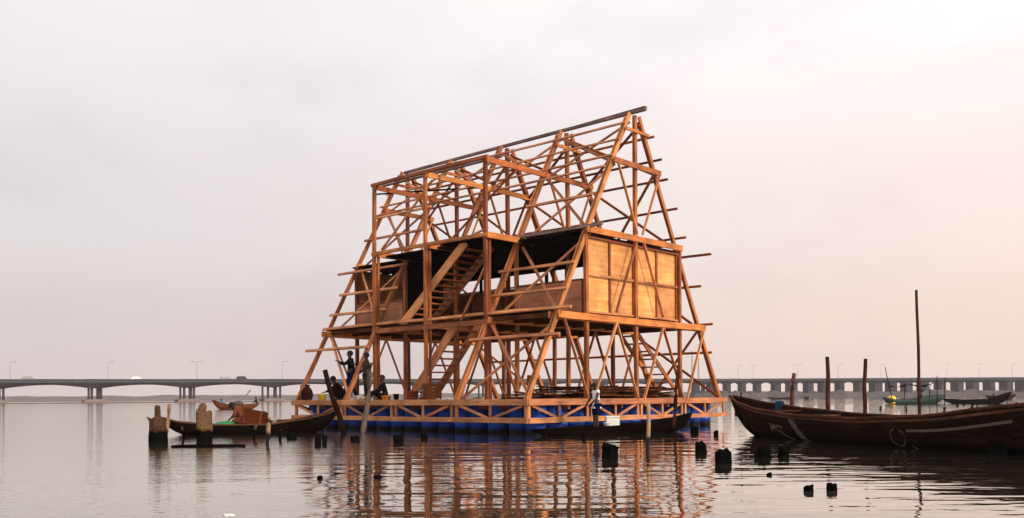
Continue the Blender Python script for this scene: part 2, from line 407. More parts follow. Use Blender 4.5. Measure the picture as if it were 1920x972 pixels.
strip('mudbank', [bridge_xy(k, -9) for k in (-2, 0, 2, 4, 6, 8, 9)], .40, MAT['bank'], 'thin brown mud bank along the foot of the haunched bridge spans', 5, .25)
strip('shore', [bridge_xy(k, -16) for k in (8.6, 9.2, 10, 12, 15, 18, 19)], 3.6, MAT['marsh'], 'low grey reedy shore under the viaduct', 18, .45, 260)
far = [Vector((CAM.x, CAM.y, 0))+rt0*(u*1500)+fh*1500 for u in (-.9, -.5, 0, .5, .9)]
strip('far_shore', far, 9, MAT['marsh'], 'faint hazy far shore of the lagoon', 60, .3)

# ---- lamps and cars on the bridge
def lamp(px, k, h, two):
    p = bridge_xy(k, 6.0); z = bridge_top(k)
    t = thing('street_lamp', LAMPLAB[px], 'street lamp', (p.x, p.y, z), 0, 'street lamps along the bridge')
    bm = bmesh.new(); add_cyl(bm, (0, 0, 0), (0, 0, h), .10, .06, 8); link('pole', bm_mesh(bm), MAT['metal'], t)
    for s in ((-1, 1) if two else (1,)):
        bm = bmesh.new(); tube(bm, [(0, 0, h-.1), Vector((0, 0, h+.25))+rt0*s*.8, Vector((0, 0, h+.35))+rt0*s*1.7], .07, 6)
        a = link('arm', bm_mesh(bm), MAT['metal'], t)
        bm = bmesh.new(); add_box(bm, Vector((0, 0, h+.33))+rt0*s*2.0, (.9, .4, .18), Matrix.Rotation(YAW, 3, 'Z')); link('lamp_head', bm_mesh(bm), MAT['metal'], a)
LAMPS = [(2, -.97+.05), (190, .1), (360, 1.06), (523, 2.09), (1389, 9.93), (1418, 10.3), (1502, 10.84), (1579, 11.3), (1660, 11.8), (1785, 12.6), (1846, 12.95), (1909, 13.3)]
def k_of(px):
    u = (px-960)/F; lo, hi = K0, K2
    for _ in range(50):
        mid_ = (lo+hi)/2; a, q = line_pt(mid_)
        if a/q < u: lo = mid_
        else: hi = mid_
    return lo
LAMPLAB = {2: 'slim street lamp on the bridge cut by the left edge of the picture',
 190: 'slim street lamp on the bridge above the pier next to the left edge', 360: 'slim street lamp on the bridge over the pier behind the orange canoe',
 523: 'slim street lamp on the bridge over the pier nearest the school', 1389: 'street lamp on the bridge just right of the school, first of the right hand lamps',
 1418: 'twin armed street lamp on the bridge between school and short stake', 1502: 'twin armed street lamp on the bridge beside the shortest reddish stake',
 1579: 'street lamp on the bridge between the two tall reddish stakes', 1660: 'street lamp on the bridge over the stern of the green boat',
 1785: 'street lamp on the bridge right of the mast', 1846: 'street lamp on the bridge over the row of black stumps', 1909: 'street lamp on the bridge at the far right edge'}
for px, _ in LAMPS:
    k = k_of(px); q = line_pt(k)[1]*D0
    lamp(px, k, 40*q/F*.93 if px < 700 else 30*q/F*.95, px in (1418, 1502, 360))
def car(px, L_, H_, m, label, cat, name):
    k = k_of(px); p = bridge_xy(k, -3.2); z = bridge_top(k)+.02
    d = bridge_xy(k+.1)-bridge_xy(k); t = thing(name, label, cat, (p.x, p.y, z), math.atan2(d.y, d.x), 'traffic on the bridge')
    bm = bmesh.new()
    prof = [(-L_/2, .35), (-L_/2, H_*.6), (-L_*.38, H_), (L_*.25, H_), (L_*.40, H_*.58), (L_/2, H_*.5), (L_/2, .35)]
    A = [bm.verts.new((x, -.9, zz)) for x, zz in prof]; B = [bm.verts.new((x, .9, zz)) for x, zz in prof]
    bm.faces.new(A); bm.faces.new(B[::-1])
    for i in range(len(prof)): j = (i+1) % len(prof); bm.faces.new((A[i], A[j], B[j], B[i]))
    link('body', bm_mesh(bm), m, t)
    for sx in (-.3, .3):
        for sy in (-.8, .8):
            bm = bmesh.new(); add_cyl(bm, (sx*L_, sy-.1, .34), (sx*L_, sy+.1, .34), .34, .34, 12); link('wheel', bm_mesh(bm), MAT['black'], t)
car(62, 4.5, 1.9, MAT['metal'], 'grey truck on the bridge near the left edge', 'truck', 'truck')
car(262, 4, 1.8, MAT['whitepl'], 'white van on the bridge left of the orange canoe', 'van', 'van')
car(428, 4.4, 1.8, MAT['metal'], 'grey van on the bridge above the canoe with crates', 'van', 'van')
car(458, 4.2, 2.0, MAT['concrete'], 'dark grey minibus on the bridge, the nearer the school of two vehicles side by side', 'minibus', 'minibus')

# ---- distant masts behind the bridge
for px, top in ((1298, 655), (1310, 668)):
    p = Vector((CAM.x, CAM.y, 0)) + rt0*((px-960)/F*700) + fh*700
    H_ = (744-top)*700/F
    t = thing('radio_mast', 'faint distant mast seen through the right leg of the school' if px == 1298 else 'shorter faint distant mast beside the right leg of the school', 'mast', (p.x, p.y, 0))
    bm = bmesh.new()
    for a in range(3):
        c, s = math.cos(a*2.094), math.sin(a*2.094); add_cyl(bm, (c*1.3, s*1.3, 0), (c*.25, s*.25, H_), .16, .1, 5)
    link('leg_frame', bm_mesh(bm), MAT['metal'], t)
    bm = bmesh.new()
    for i in range(12):
        z = H_*i/12; r = 1.3*(1-i/12)+.25*i/12
        for a in range(3):
            add_cyl(bm, (r*math.cos(a*2.094), r*math.sin(a*2.094), z), (r*math.cos((a+1)*2.094), r*math.sin((a+1)*2.094), z+H_/12), .07, .07, 4)
    link('lattice', bm_mesh(bm), MAT['metal'], t)

# ================================================================== THE FLOATING SCHOOL
S = thing('floating_school', 'three storey A-frame timber school under construction floating on blue drums', 'school building', (0, 0, DECK))
W, H = 10.0, 8.7
FX = [0.0, -2.69, -5.34, -7.87, -10.57]
Z1, Z2, Z3 = 2.36, 4.87, 7.09
G = .25
def lv(z): return (W/2-G)*z/H
VB, VL = 1.22, 2.53
def P(x, y, z): return Vector((x, y, z+DECK))
def sb_(name, a, b, w_, h_, mat, up=(0, 0, 1), **k): return beam(name, P(*a), P(*b), w_, h_, MAT[mat], S, up, **k)
X = (1, 0, 0)
for i, x in enumerate(FX):
    # rafters (raking legs): pairs of planks, seen as one stout leg
    for side in (0, 1):
        f = (lambda y: y) if side == 0 else (lambda y: W-y)
        z0_ = Z2-.1 if (i == 2 and side == 0) else 0
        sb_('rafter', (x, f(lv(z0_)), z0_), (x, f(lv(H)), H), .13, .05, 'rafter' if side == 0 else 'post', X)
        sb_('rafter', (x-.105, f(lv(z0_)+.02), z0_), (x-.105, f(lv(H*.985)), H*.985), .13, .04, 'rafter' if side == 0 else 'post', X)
    sb_('king_post', (x+.01, W/2, 0), (x+.01, W/2, H-.03), .115, .13, 'post', (0, 1, 0))
    for y in (VL, W-VL):
        sb_('post', (x, y, 0), (x, y, Z2-.02), .12, .12, 'post', (0, 1, 0))
    if i in (1, 2, 3):
        sb_('post', (x-.01, VB, 0), (x-.01, VB, Z3+.08), .115, .105, 'post', (0, 1, 0))
        sb_('post', (x-.01, VB+.16, 0), (x-.01, VB+.16, Z2), .05, .10, 'post', (0, 1, 0))
    # ties
    e = .12
    sb_('tie_beam', (x+.12, lv(Z1)-e, Z1), (x+.12, W-lv(Z1)+e, Z1), .06, .19, 'tie')
    if i in (0, 4): sb_('tie_beam', (x-.23, lv(Z1)-e, Z1), (x-.23, W-lv(Z1)+e, Z1), .05, .20, 'tie')
    y0 = VB-.08 if i in (1, 2, 3) else lv(Z2)-.2
    sb_('tie_beam', (x+.125, y0, Z2), (x+.125, W-lv(Z2)+.1, Z2), .06, .18, 'tie')
    y0 = VB-.08 if i in (1, 2, 3) else lv(Z3)-.1
    sb_('tie_beam', (x+.12, y0, Z3), (x+.12, W-lv(Z3)+.1, Z3), .06, .165, 'tie')
    # collar under the apex
    sb_('collar', (x+.11, lv(8.15)-.05, 8.15), (x+.11, W-lv(8.15)+.05, 8.15), .05, .10, 'tie')
    # webs in the plane of the frame
    m1, m2 = (VL+5)/2, 5+(5-VL)/2
    bx = x+.175
    webs = [((m2, Z1-.1), (W-VL-.12, 0)), ((m2, Z1-.1), (5.16, 0)), ((m1, Z1-.1), (4.84, 0)), ((m1, Z1-.1), (VL+.12, 0)),
            ((lv(Z1)+.05, Z1-.1), (VL-.12, 0)), ((W-lv(Z1)-.05, Z1-.1), (W-VL+.12, 0))]
    if i in (2, 3): webs = webs[:2]
    if i == 1: webs = webs[:2] + webs[4:]
    for (ya, za), (yb, zb) in webs:
        sb_('brace', (bx, ya, za), (bx, yb, zb), .04, .085, 'lath', X)
    for ya, yb in ((lv(Z3)+.05, 4.86), (W-lv(Z3)-.05, 5.14)):
        sb_('brace', (bx, ya, Z3-.1), (bx, yb, Z2+.15), .04, .08, 'lath', X)
    if i == 0:
        for ya, yb in ((4.80, m1), (5.2, m2)):
            sb_('brace', (bx, ya, Z2-.12), (bx, yb, Z1+.2), .04, .09, 'lath', X)
# ridge
sb_('ridge_beam', (.42, W/2, H+.09), (-10.75, W/2, H+.06), .11, .09, 'ridge')
sb_('ridge_beam', (.36, W/2+.1, H+.20), (-8.2, W/2+.1, H+.125), .15, .028, 'ridge')
# long members
def slope_pt(x, z, side, off=.12):
    y = lv(z); nrm = Vector((0, -.878, .479)); p = Vector((x, y, z)) + nrm*off
    if side: p.y = W-p.y
    return p
def long_(name, z, xa, xb, side, w_=.09, h_=.055, mat='lath', off=.12):
    a = slope_pt(xa, z, side, off); b = slope_pt(xb, z, side, off)
    up = (0, -.878, .479) if not side else (0, .878, .479)
    return sb_(name, a, b, w_, h_, mat, up)
F1, F2, F3, F4, F5 = FX
# front slope purlins
long_('purlin', 1.72, F4+.15, F5-.72, 0)
long_('purlin', 1.72, F1+.42, F2-.35, 0)
long_('purlin', Z1+.12, F1+.5, F3+.2, 0, .10, .055)
long_('purlin', Z1+.12, F3+.15, F5-.28, 0, .10, .055)
long_('purlin', 3.05, F1+.12, F2-.15, 0); long_('purlin', 3.0, F4+.2, F5-.25, 0)
long_('purlin', 3.82, F1+.06, F2-.2, 0); long_('purlin', 3.75, F4+.3, F5-.22, 0)
long_('purlin', 4.60, F4+.25, F5-.92, 0)
long_('purlin', Z2+.05, F1+.58, F2-.05, 0, .10, .05, 'ridge')
long_('purlin', 5.85, F4+.3, F5-.22, 0); long_('purlin', 5.95, F1-.2, F2-.1, 0); long_('purlin', 6.75, F4+.2, F5-.2, 0)
for z, xa in ((8.28, .08), (7.72, .08), (7.2, .02), (6.85, -.1)):
    long_('purlin', z, F1+xa, F3, 0, .07, .045); long_('purlin', z, F3+.2, F5-.2, 0, .07, .045)
# back slope purlins
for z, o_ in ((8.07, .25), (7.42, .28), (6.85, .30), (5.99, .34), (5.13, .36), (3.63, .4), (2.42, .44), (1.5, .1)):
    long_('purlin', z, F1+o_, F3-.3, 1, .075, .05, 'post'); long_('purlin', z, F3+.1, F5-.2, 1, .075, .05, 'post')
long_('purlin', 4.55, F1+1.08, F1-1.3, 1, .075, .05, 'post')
# slope bracing
def xb(i, za, zb, side, both=True):
    xa, xb_ = FX[i], FX[i+1]
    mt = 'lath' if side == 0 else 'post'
    up = (0, -.878, .479) if not side else (0, .878, .479)
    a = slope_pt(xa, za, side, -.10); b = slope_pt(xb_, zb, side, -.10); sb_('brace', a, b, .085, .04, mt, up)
    if both:
        a = slope_pt(xa, zb, side, -.14); b = slope_pt(xb_, za, side, -.14); sb_('brace', a, b, .085, .04, mt, up)
Zs = (0.1, Z1, Z2, Z3, H-.2)
for i, lv_ in ((0, 0), (0, 1), (0, 2), (0, 3), (1, 3), (2, 3), (3, 3), (3, 0), (3, 1), (3, 2)):
    xb(i, Zs[lv_], Zs[lv_+1], 0, not (i == 3 and lv_ == 0))
for i in range(4):
    for lv_ in range(4):
        if i in (1, 2) and lv_ in (0, 1): continue
        xb(i, Zs[lv_], Zs[lv_+1], 1, i in (0, 2) or lv_ == 3)
# stair bay: plates and braces
for z, mt in ((Z3+.10, 'tie'), (Z2+.02, 'timber')):
    sb_('wall_plate', (F2+.12, VB-.02, z), (F4-.12, VB-.02, z), .10, .11, mt)
sb_('wall_plate', (F2+.10, VB-.02, Z1-.05), (F4-.12, VB-.02, Z1-.05), .07, .16, 'timber')
sb_('wall_plate', (F2+.2, VB+.5, Z3+.18), (F4-.2, VB+.5, Z3+.18), .1, .05, 'ridge')
for xa, xb_ in ((F2, F2-.0),):
    pass
sb_('brace', (F2, VB+.1, Z2+.25), (F2-1.0, VB+.1, Z2+.02), .05, .08, 'lath', (0, 1, 0))
sb_('brace', (F2-.05, VB-.03, 3.9), (F2-1.05, VB-.03, Z1+.05), .04, .08, 'lath', (0, 1, 0))
sb_('brace', (F3, VB+.3, Z3-.1), (F4, VB+.3, Z2+.2), .045, .08, 'lath', (0, 1, 0))
sb_('brace', (F2+.05, VB+1.2, Z3-.1), (F3, VB+.9, Z2+.15), .045, .08, 'timber', (0, 1, 0))
sb_('brace', (F5+1.0, 2.6, Z3+.28), (F3-.3, 4.3, Z3+.18), .10, .04, 'darkboard')
# upper and middle floors: joists and boards, the shade beneath put into their dark colour
for z, y0, y1, xs in ((Z1, lv(Z1)+.05, W-lv(Z1)-.05, (F1+.2, F5-.1)),):
    nx = 9
    for j in range(nx):
        ya = y0+(y1-y0)*j/(nx-1)
        if .2 < ya-VB < 1.35:
            sb_('floor_joist', (xs[0]-.4, ya, z+.02), (F2-.1, ya, z+.02), .06, .14, 'heap')
            sb_('floor_joist', (F4+.4, ya, z+.02), (xs[1], ya, z+.02), .06, .14, 'heap')
        else: sb_('floor_joist', (xs[0]-.4, ya, z+.02), (xs[1], ya, z+.02), .06, .14, 'heap')
def floor_slab(name, x0, x1, y0, y1, z, t, mat):
    return panel(name, P(x0, y0, z), (x1-x0, 0, 0), (0, y1-y0, 0), t, MAT[mat], S, .002)
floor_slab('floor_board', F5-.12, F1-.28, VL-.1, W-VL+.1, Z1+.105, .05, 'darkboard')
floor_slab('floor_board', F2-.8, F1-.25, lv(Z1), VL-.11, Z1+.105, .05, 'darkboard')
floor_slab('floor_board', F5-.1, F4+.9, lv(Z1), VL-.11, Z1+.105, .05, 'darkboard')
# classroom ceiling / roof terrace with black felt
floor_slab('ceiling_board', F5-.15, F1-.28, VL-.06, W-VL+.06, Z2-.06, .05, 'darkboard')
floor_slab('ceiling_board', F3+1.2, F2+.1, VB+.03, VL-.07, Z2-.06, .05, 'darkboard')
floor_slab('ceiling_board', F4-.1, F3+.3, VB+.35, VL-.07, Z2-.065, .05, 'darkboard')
for j in range(10):
    y = VL+.15+(W-2*VL-.3)*j/9
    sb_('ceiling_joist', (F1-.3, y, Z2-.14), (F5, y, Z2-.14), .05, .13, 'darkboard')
for x0, x1, y0, y1 in ((F2+.2, F1-.1, VL+.1, 4.6), (F2+.1, F1-.2, 5.3, 7.2), (F3, F2-.3, VB+.5, 3.5)):
    bm = bmesh.new(); nx, ny = 18, 14
    g = [[bm.verts.new((x0+(x1-x0)*a/nx+random.uniform(-.05, .05), y0+(y1-y0)*c/ny+random.uniform(-.05, .05),
          Z2+.03+.10*abs(noise.noise(Vector((a*.45, c*.45, x0))))+(.10*random.random() if a in (0, nx) or c in (0, ny) else 0))) for c in range(ny+1)] for a in range(nx+1)]
    for a in range(nx):
        for c in range(ny): bm.faces.new((g[a][c], g[a+1][c], g[a+1][c+1], g[a][c+1]))
    bmesh.ops.solidify(bm, geom=bm.faces[:], thickness=.012)
    link('roof_felt', bm_mesh(bm), MAT['tarp'], S)
# classroom walls
zb, zt = Z1+.17, Z2-.18
ys = [VL+.09, (VL+5)/2, 5, 5+(5-VL)/2, W-VL-.09]
for xw, inner in ((F1-.11, False), (F5-.02, False)):
    for j in range(4):
        for z0, z1 in ((zb, (zb+zt)/2-.01), ((zb+zt)/2+.01, zt)):
            panel('wall_panel', P(xw, ys[j]+.006, z0), (0, ys[j+1]-ys[j]-.012, 0), (0, 0, z1-z0), .018, MAT['ply'], S)
    xf = xw+.055
    for j in (1, 3): sb_('wall_stud', (xf, ys[j], zb), (xf, ys[j], zt), .05, .075, 'timber', (0, 1, 0))
    for y in (VL+.12, W-VL-.12): sb_('wall_stud', (xf, y, zb), (xf, y, zt), .05, .06, 'post', (0, 1, 0))
    for a, c in ((VL+.1, 4.9), (5.1, W-VL-.1)):
        sb_('wall_rail', (xf+.045, a, (zb+zt)/2), (xf+.045, c, (zb+zt)/2), .045, .07, 'lath')
        sb_('wall_rail', (xf+.02, a, zb+.0), (xf+.02, c, zb+.0), .07, .055, 'lath')
        sb_('wall_rail', (xf+.02, a, zt+.0), (xf+.02, c, zt+.0), .06, .06, 'post')
def long_wall(y, x0, x1, z0, z1, mat, sgn, n_):
    for j in range(n_):
        a = x0+(x1-x0)*j/n_; c = x0+(x1-x0)*(j+1)/n_
        panel('wall_panel', P(a+.006, y, z0), (c-a-.012, 0, 0), (0, 0, z1-z0), .018, MAT[mat], S)
        sb_('wall_stud', (c, y+.05*sgn, z0), (c, y+.05*sgn, z1), .05, .07, 'post', (0, 1, 0))
    sb_('wall_rail', (x0, y+.01, z1+.03), (x1, y+.01, z1+.03), .09, .05, 'lath' if sgn < 0 else 'post')
    sb_('wall_rail', (x0, y+.02*sgn, z0), (x1, y+.02*sgn, z0), .08, .06, 'timber')
long_wall(VL-.02, F2+.08, F1-.12, zb, 3.42, 'plyshade', 1, 3)
long_wall(VL-.02, F5+.05, F4-.1, zb, 3.42, 'plyshade', 1, 3)
long_wall(W-VL+.02, F5+.08, F1-.12, zb, 4.20, 'plyshade', -1, 12)
for j in range(4):   # strip above the clerestory opening, wall shade put into its colour
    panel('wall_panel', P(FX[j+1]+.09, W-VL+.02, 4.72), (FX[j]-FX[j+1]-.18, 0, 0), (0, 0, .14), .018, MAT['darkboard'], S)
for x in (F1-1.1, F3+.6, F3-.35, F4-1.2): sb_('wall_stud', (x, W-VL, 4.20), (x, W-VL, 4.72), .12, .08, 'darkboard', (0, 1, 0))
# partitions of the two classrooms, interior darkness put into their colour
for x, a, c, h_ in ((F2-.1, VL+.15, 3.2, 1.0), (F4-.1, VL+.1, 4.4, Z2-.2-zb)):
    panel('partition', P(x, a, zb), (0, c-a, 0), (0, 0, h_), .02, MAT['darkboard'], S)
# ---- stairs
def stairs(a0, b0, wv, nst, mat, tm, sw=.25):
    a0 = P(*a0); b0 = P(*b0); wv = Vector(wv)
    d = (b0-a0); dh = Vector((d.x, d.y, 0)).normalized()
    bm = bmesh.new(); base = parent_world(S).inverted()
    side = wv.normalized()
    st = beam('staircase', a0, b0, .055, sw, MAT[mat], S, (0, 0, 1))
    st2 = beam('stringer', a0+wv, b0+wv, .055, sw, MAT[mat], S, (0, 0, 1))
    st2.parent = st; st2.matrix_basis = st.matrix_basis.inverted() @ st2.matrix_basis
    for k in range(1, nst):
        p = a0+d*(k/nst)
        t = beam('tread', p+side*.03, p+wv-side*.03, .23, .045, MAT[tm], None)
        t.parent = st
        t.matrix_basis = (parent_world(S) @ st.matrix_basis).inverted() @ t.matrix_basis
    return st
stairs((-6.35, VB+.18, .05), (-4.15, VB+.18, Z1+.02), (0, 1.0, 0), 11, 'lath', 'post', .28)
stairs((-6.75, VB+.2, Z1+.1), (-3.75, VB+.2, Z2-.05), (0, 1.15, 0), 14, 'lath', 'post', .28)
stairs((-1.0, 9.0, .08), (-1.0, 6.3, Z1-.05), (-.7, 0, 0), 9, 'post', 'lath', .14)

# ---- platform: edge trusses, deck, drums
X0, X1, Y0, Y1 = F5-.03, .16, -.17, 10.10
def truss(a, b, fr, out_):
    a = Vector(a); b = Vector(b); d = (b-a).normalized(); o_ = Vector(out_)
    Ln = (b-a).length
    e = .06
    # rails in lengths
    cuts = [0]+[c for c in fr[1:-1]]+[Ln]
    for zt_, hh in ((-.06, .17), (-.55, .14)):
        j = 0
        while j < len(cuts)-1:
            k = min(j+random.choice((1, 2)), len(cuts)-1)
            p, q = a+d*(cuts[j]-(e if j == 0 else 0)), a+d*(cuts[k]+(e if k == len(cuts)-1 else -.012))
            p = p + o_*(.0 if (j % 2) else .008); q = q + o_*(.0 if (j % 2) else .008)
            sb_('platform_rail', (p.x, p.y, zt_), (q.x, q.y, zt_), .06, hh, 'rail'); j = k
    for j in range(len(fr)-1):
        c0, c1 = fr[j], fr[j+1]; mid_ = (c0+c1)/2; inn = o_*-.05
        for c in (c0+.10, c1-.10):
            p = a+d*c+inn; sb_('platform_strut', (p.x, p.y, -.5), (p.x, p.y, -.1), .10, .05, 'rail', o_)
        p = a+d*mid_+inn; sb_('platform_strut', (p.x, p.y, -.5), (p.x, p.y, -.1), .08, .05, 'rail', o_)
        for s_, c in ((-1, c0+.22), (1, c1-.22)):
            p = a+d*c+inn*.8; q = a+d*(mid_+s_*.10)+inn*.8
            sb_('platform_brace', (p.x, p.y, -.15), (q.x, q.y, -.49), .04, .075, 'rail', (0, 0, 1))
frx = [0.0]+[x-X0 for x in FX[::-1][1:-1]]+[X1-X0]
truss((X0, Y0, 0), (X1, Y0, 0), frx, (0, -1, 0))
fry = [0.0, 2.53+.17, 5.17, 7.47+.17, Y1-Y0]
truss((X1+.001, Y0, 0), (X1+.001, Y1, 0), fry, (1, 0, 0))
truss((X0, Y0, 0), (X0, Y1, 0), fry, (-1, 0, 0))
sb_('platform_rail', (X0, Y1, -.06), (X1, Y1, -.06), .06, .17, 'rail')
nb = 26
for j in range(nb):
    ya = Y0+.06+(Y1-Y0-.12)*j/nb; yb = Y0+.06+(Y1-Y0-.12)*(j+1)/nb-.015
    panel('deck_board', P(X0+.05, ya, -.06), (X1-X0-.1, 0, 0), (0, yb-ya, 0), .045, MAT['timber'], S)
for y in [Y0+.6+1.25*k for k in range(8)]:
    sb_('deck_joist', (X0+.1, y, -.17), (X1-.1, y, -.17), .07, .18, 'post')
# one drum, then copies
def drum_mesh():
    bm = bmesh.new(); prof = [(.0, -.98), (.26, -.98), (.285, -.94), (.285, -.70), (.30, -.68), (.30, -.64), (.285, -.62), (.285, -.42), (.30, -.40), (.30, -.36), (.285, -.34), (.285, -.17), (.26, -.13), (0, -.12)]
    seg = 20; rings = []
    for r, z in prof:
        rings.append([bm.verts.new((r*math.cos(2*math.pi*k/seg), r*math.sin(2*math.pi*k/seg), z)) for k in range(seg)] if r else [bm.verts.new((0, 0, z))])
    for i in range(len(rings)-1):
        A, B = rings[i], rings[i+1]
        for k in range(seg):
            k2 = (k+1) % seg
            if len(A) == 1: bm.faces.new((A[0], B[k2], B[k]))
            elif len(B) == 1: bm.faces.new((A[k], A[k2], B[0]))
            else: bm.faces.new((A[k], A[k2], B[k2], B[k]))
    return bm_mesh(bm, True)
dm = drum_mesh(); dm.materials.append(MAT['drum'])
def drum(x, y):
    o = bpy.data.objects.new('drum', dm); COL.objects.link(o); o.parent = S
    o.location = (x+random.uniform(-.04, .04), y+random.uniform(-.06, .06), random.uniform(-.04, .03)); o.rotation_euler = (random.uniform(-.04, .04), random.uniform(-.04, .04), random.uniform(0, 6))
n1 = 15
for row in range(2):
    for j in range(n1):
        drum(X0+.42+(X1-X0-.8)*j/(n1-1), Y0+.78+row*.66)
for row in range(2):
    for j in range(1, 14):
        drum(X1-.78-row*.66, Y0+.78+.715*(j+(1 if row else .0)))
for j in range(3, 17): drum(X0+.42, Y0+.42+.62*j)

# ================================================================== PEOPLE
def skin_mesh(verts, edges, root=0, sub=1):
    """verts: {name: (pos, radius)}; edges: pairs of names -> smooth skinned mesh"""
    names = list(verts); me = bpy.data.meshes.new("sk")
    me.from_pydata([tuple(verts[k][0]) for k in names], [(names.index(a), names.index(b_)) for a, b_ in edges], [])
    o = bpy.data.objects.new("sk", me); COL.objects.link(o)
    o.modifiers.new("skin", 'SKIN')
    if not me.skin_vertices: 
        bm = bmesh.new(); bm.from_mesh(me); bm.verts.layers.skin.verify(); bm.to_mesh(me); bm.free()
    for i, k in enumerate(names):
        sv = me.skin_vertices[0].data[i]; r = verts[k][1]
        sv.radius = (r, r) if not isinstance(r, tuple) else r; sv.use_root = (i == root)
    s_ = o.modifiers.new("sub", 'SUBSURF'); s_.levels = sub; s_.render_levels = sub
    dg = bpy.context.evaluated_depsgraph_get()
    nm = bpy.data.meshes.new_from_object(o.evaluated_get(dg)); bpy.data.objects.remove(o)
    nm.materials.clear()
    for p in nm.polygons: p.use_smooth = True
    return nm
STAND = dict(pelvis=(0, 0, .95), spine=(0, 0, 1.13), chest=(.01, 0, 1.33), neck=(.0, 0, 1.47), head0=(.02, 0, 1.555), head1=(.02, 0, 1.64),
             shL=(0, .17, 1.40), elL=(-.02, .22, 1.12), haL=(.06, .23, .88), shR=(0, -.17, 1.40), elR=(-.02, -.22, 1.12), haR=(.06, -.23, .88),
             hipL=(0, .09, .90), knL=(.03, .10, .50), anL=(0, .11, .08), hipR=(0, -.09, .90), knR=(.03, -.10, .50), anR=(0, -.11, .08))
def person(label, loc, rz, pose, sc=1.0, top='black', legs='black', sleeve=1, short=False, group=None, skin='skin'):
    J = {k: Vector(v) for k, v in STAND.items()}
    J.update({k: Vector(v) for k, v in pose.items() if k != 'face'})
    t = thing('person', label, 'person', loc, rz, group); t.scale = (sc, sc, sc)
    R = dict(pelvis=(.125, .10), spine=(.12, .085), chest=(.145, .10), neck=.052, head0=(.070, .075), head1=(.080, .092), shL=.062, elL=.042, haL=.030,
             shR=.062, elR=.042, haR=.030, hipL=.088, knL=.058, anL=.040, hipR=.088, knR=.058, anR=.040)
    Vt = {k: (J[k], R[k]) for k in J}
    Ed = [('pelvis', 'spine'), ('spine', 'chest'), ('chest', 'neck'), ('neck', 'head0'), ('head0', 'head1'), ('chest', 'shL'), ('shL', 'elL'), ('elL', 'haL'),
          ('chest', 'shR'), ('shR', 'elR'), ('elR', 'haR'), ('pelvis', 'hipL'), ('hipL', 'knL'), ('knL', 'anL'), ('pelvis', 'hipR'), ('hipR', 'knR'), ('knR', 'anR')]
    fdir = (Vector((1, 0, 0)) if 'face' not in pose else Vector(pose['face'])).normalized()
    # feet
    for s_, a in (('L', 'anL'), ('R', 'anR')):
        toe = J[a]+Vector((.13, 0, -.045)) if 'toe'+s_ not in pose else Vector(pose['toe'+s_]); Vt['toe'+s_] = (toe, (.042, .026)); Ed.append((a, 'toe'+s_))
        heel = J[a]+Vector((-.03, 0, -.04)); Vt['heel'+s_] = (heel, .032); Ed.append((a, 'heel'+s_))
        # hand: palm, four fingers, thumb
        h = J['ha'+s_]; d = (h-J['el'+s_]).normalized(); sd_ = d.cross(Vector((0, 0, 1)));  sd_ = sd_ if sd_.length > .2 else d.cross(Vector((1, 0, 0))); sd_.normalize()
        palm = h+d*.06; Vt['pa'+s_] = (palm, (.036, .018)); Ed.append(('ha'+s_, 'pa'+s_))
        nrm = d.cross(sd_)
        for q in range(4):
            ln = (.052, .060, .056, .044)[q]; b0 = palm+d*.035+sd_*((q-1.5)*.019); b1 = b0+d*ln*.6+nrm*.006; b2 = b1+d*ln*.45+nrm*.02
            Vt[f'f{s_}{q}a'] = (b0, .0095); Vt[f'f{s_}{q}b'] = (b1, .0085); Vt[f'f{s_}{q}c'] = (b2, .007)
            Ed += [('pa'+s_, f'f{s_}{q}a'), (f'f{s_}{q}a', f'f{s_}{q}b'), (f'f{s_}{q}b', f'f{s_}{q}c')]
        th = h+d*.03+sd_*.035; Vt['th'+s_] = (th, .011); Vt['ti'+s_] = (th+d*.045+sd_*.012, .009); Ed += [('ha'+s_, 'th'+s_), ('th'+s_, 'ti'+s_)]
    hc = (J['head0']+J['head1'])/2; upd = (J['head1']-J['neck']).normalized()
    Vt['crown'] = (J['head1']+upd*.055, (.055, .06)); Ed.append(('head1', 'crown'))
    body = link('body', skin_mesh(Vt, Ed), MAT[skin], t)
    # face: nose, ears, eyes, mouth
    sdv = upd.cross(fdir).normalized(); fdir = (fdir-upd*fdir.dot(upd)).normalized()
    bm = bmesh.new()
    add_cyl(bm, hc+fdir*.085+upd*.03, hc+fdir*.108-upd*.008, .010, .020, 8)
    for s_ in (-1, 1): r = bmesh.ops.create_uvsphere(bm, u_segments=8, v_segments=6, radius=.028); bmesh.ops.transform(bm, matrix=Matrix.Translation(hc+sdv*s_*.084-upd*.0) @ Matrix.Diagonal((.8, .5, 1.1, 1)), verts=r['verts'])
    add_cyl(bm, hc+fdir*.083-upd*.045-sdv*.025, hc+fdir*.083-upd*.045+sdv*.025, .010, .010, 6)
    link('face_features', bm_mesh(bm, True), MAT[skin], body)
    for s_ in (-1, 1):
        bm = bmesh.new(); r = bmesh.ops.create_uvsphere(bm, u_segments=10, v_segments=8, radius=.013)
        bmesh.ops.transform(bm, matrix=Matrix.Translation(hc+fdir*.080+sdv*s_*.034+upd*.025), verts=r['verts']); link('eye', bm_mesh(bm, True), MAT['eye'], body)
    bm = bmesh.new(); r = bmesh.ops.create_icosphere(bm, subdivisions=3, radius=.105)
    for v_ in r['verts']:
        v_.co *= 1+.05*noise.noise(v_.co*40)
    q = Matrix((fdir, sdv, upd)).transposed().to_4x4()
    bmesh.ops.transform(bm, matrix=Matrix.Translation(hc+upd*.045-fdir*.018) @ q @ Matrix.Diagonal((1.02, .95, .98, 1)), verts=r['verts'])
    cut = [v_ for v_ in bm.verts if (v_.co-hc).dot(upd) < .045 and (v_.co-hc).dot(fdir) > -.02 or (v_.co-hc).dot(upd) < -.03]
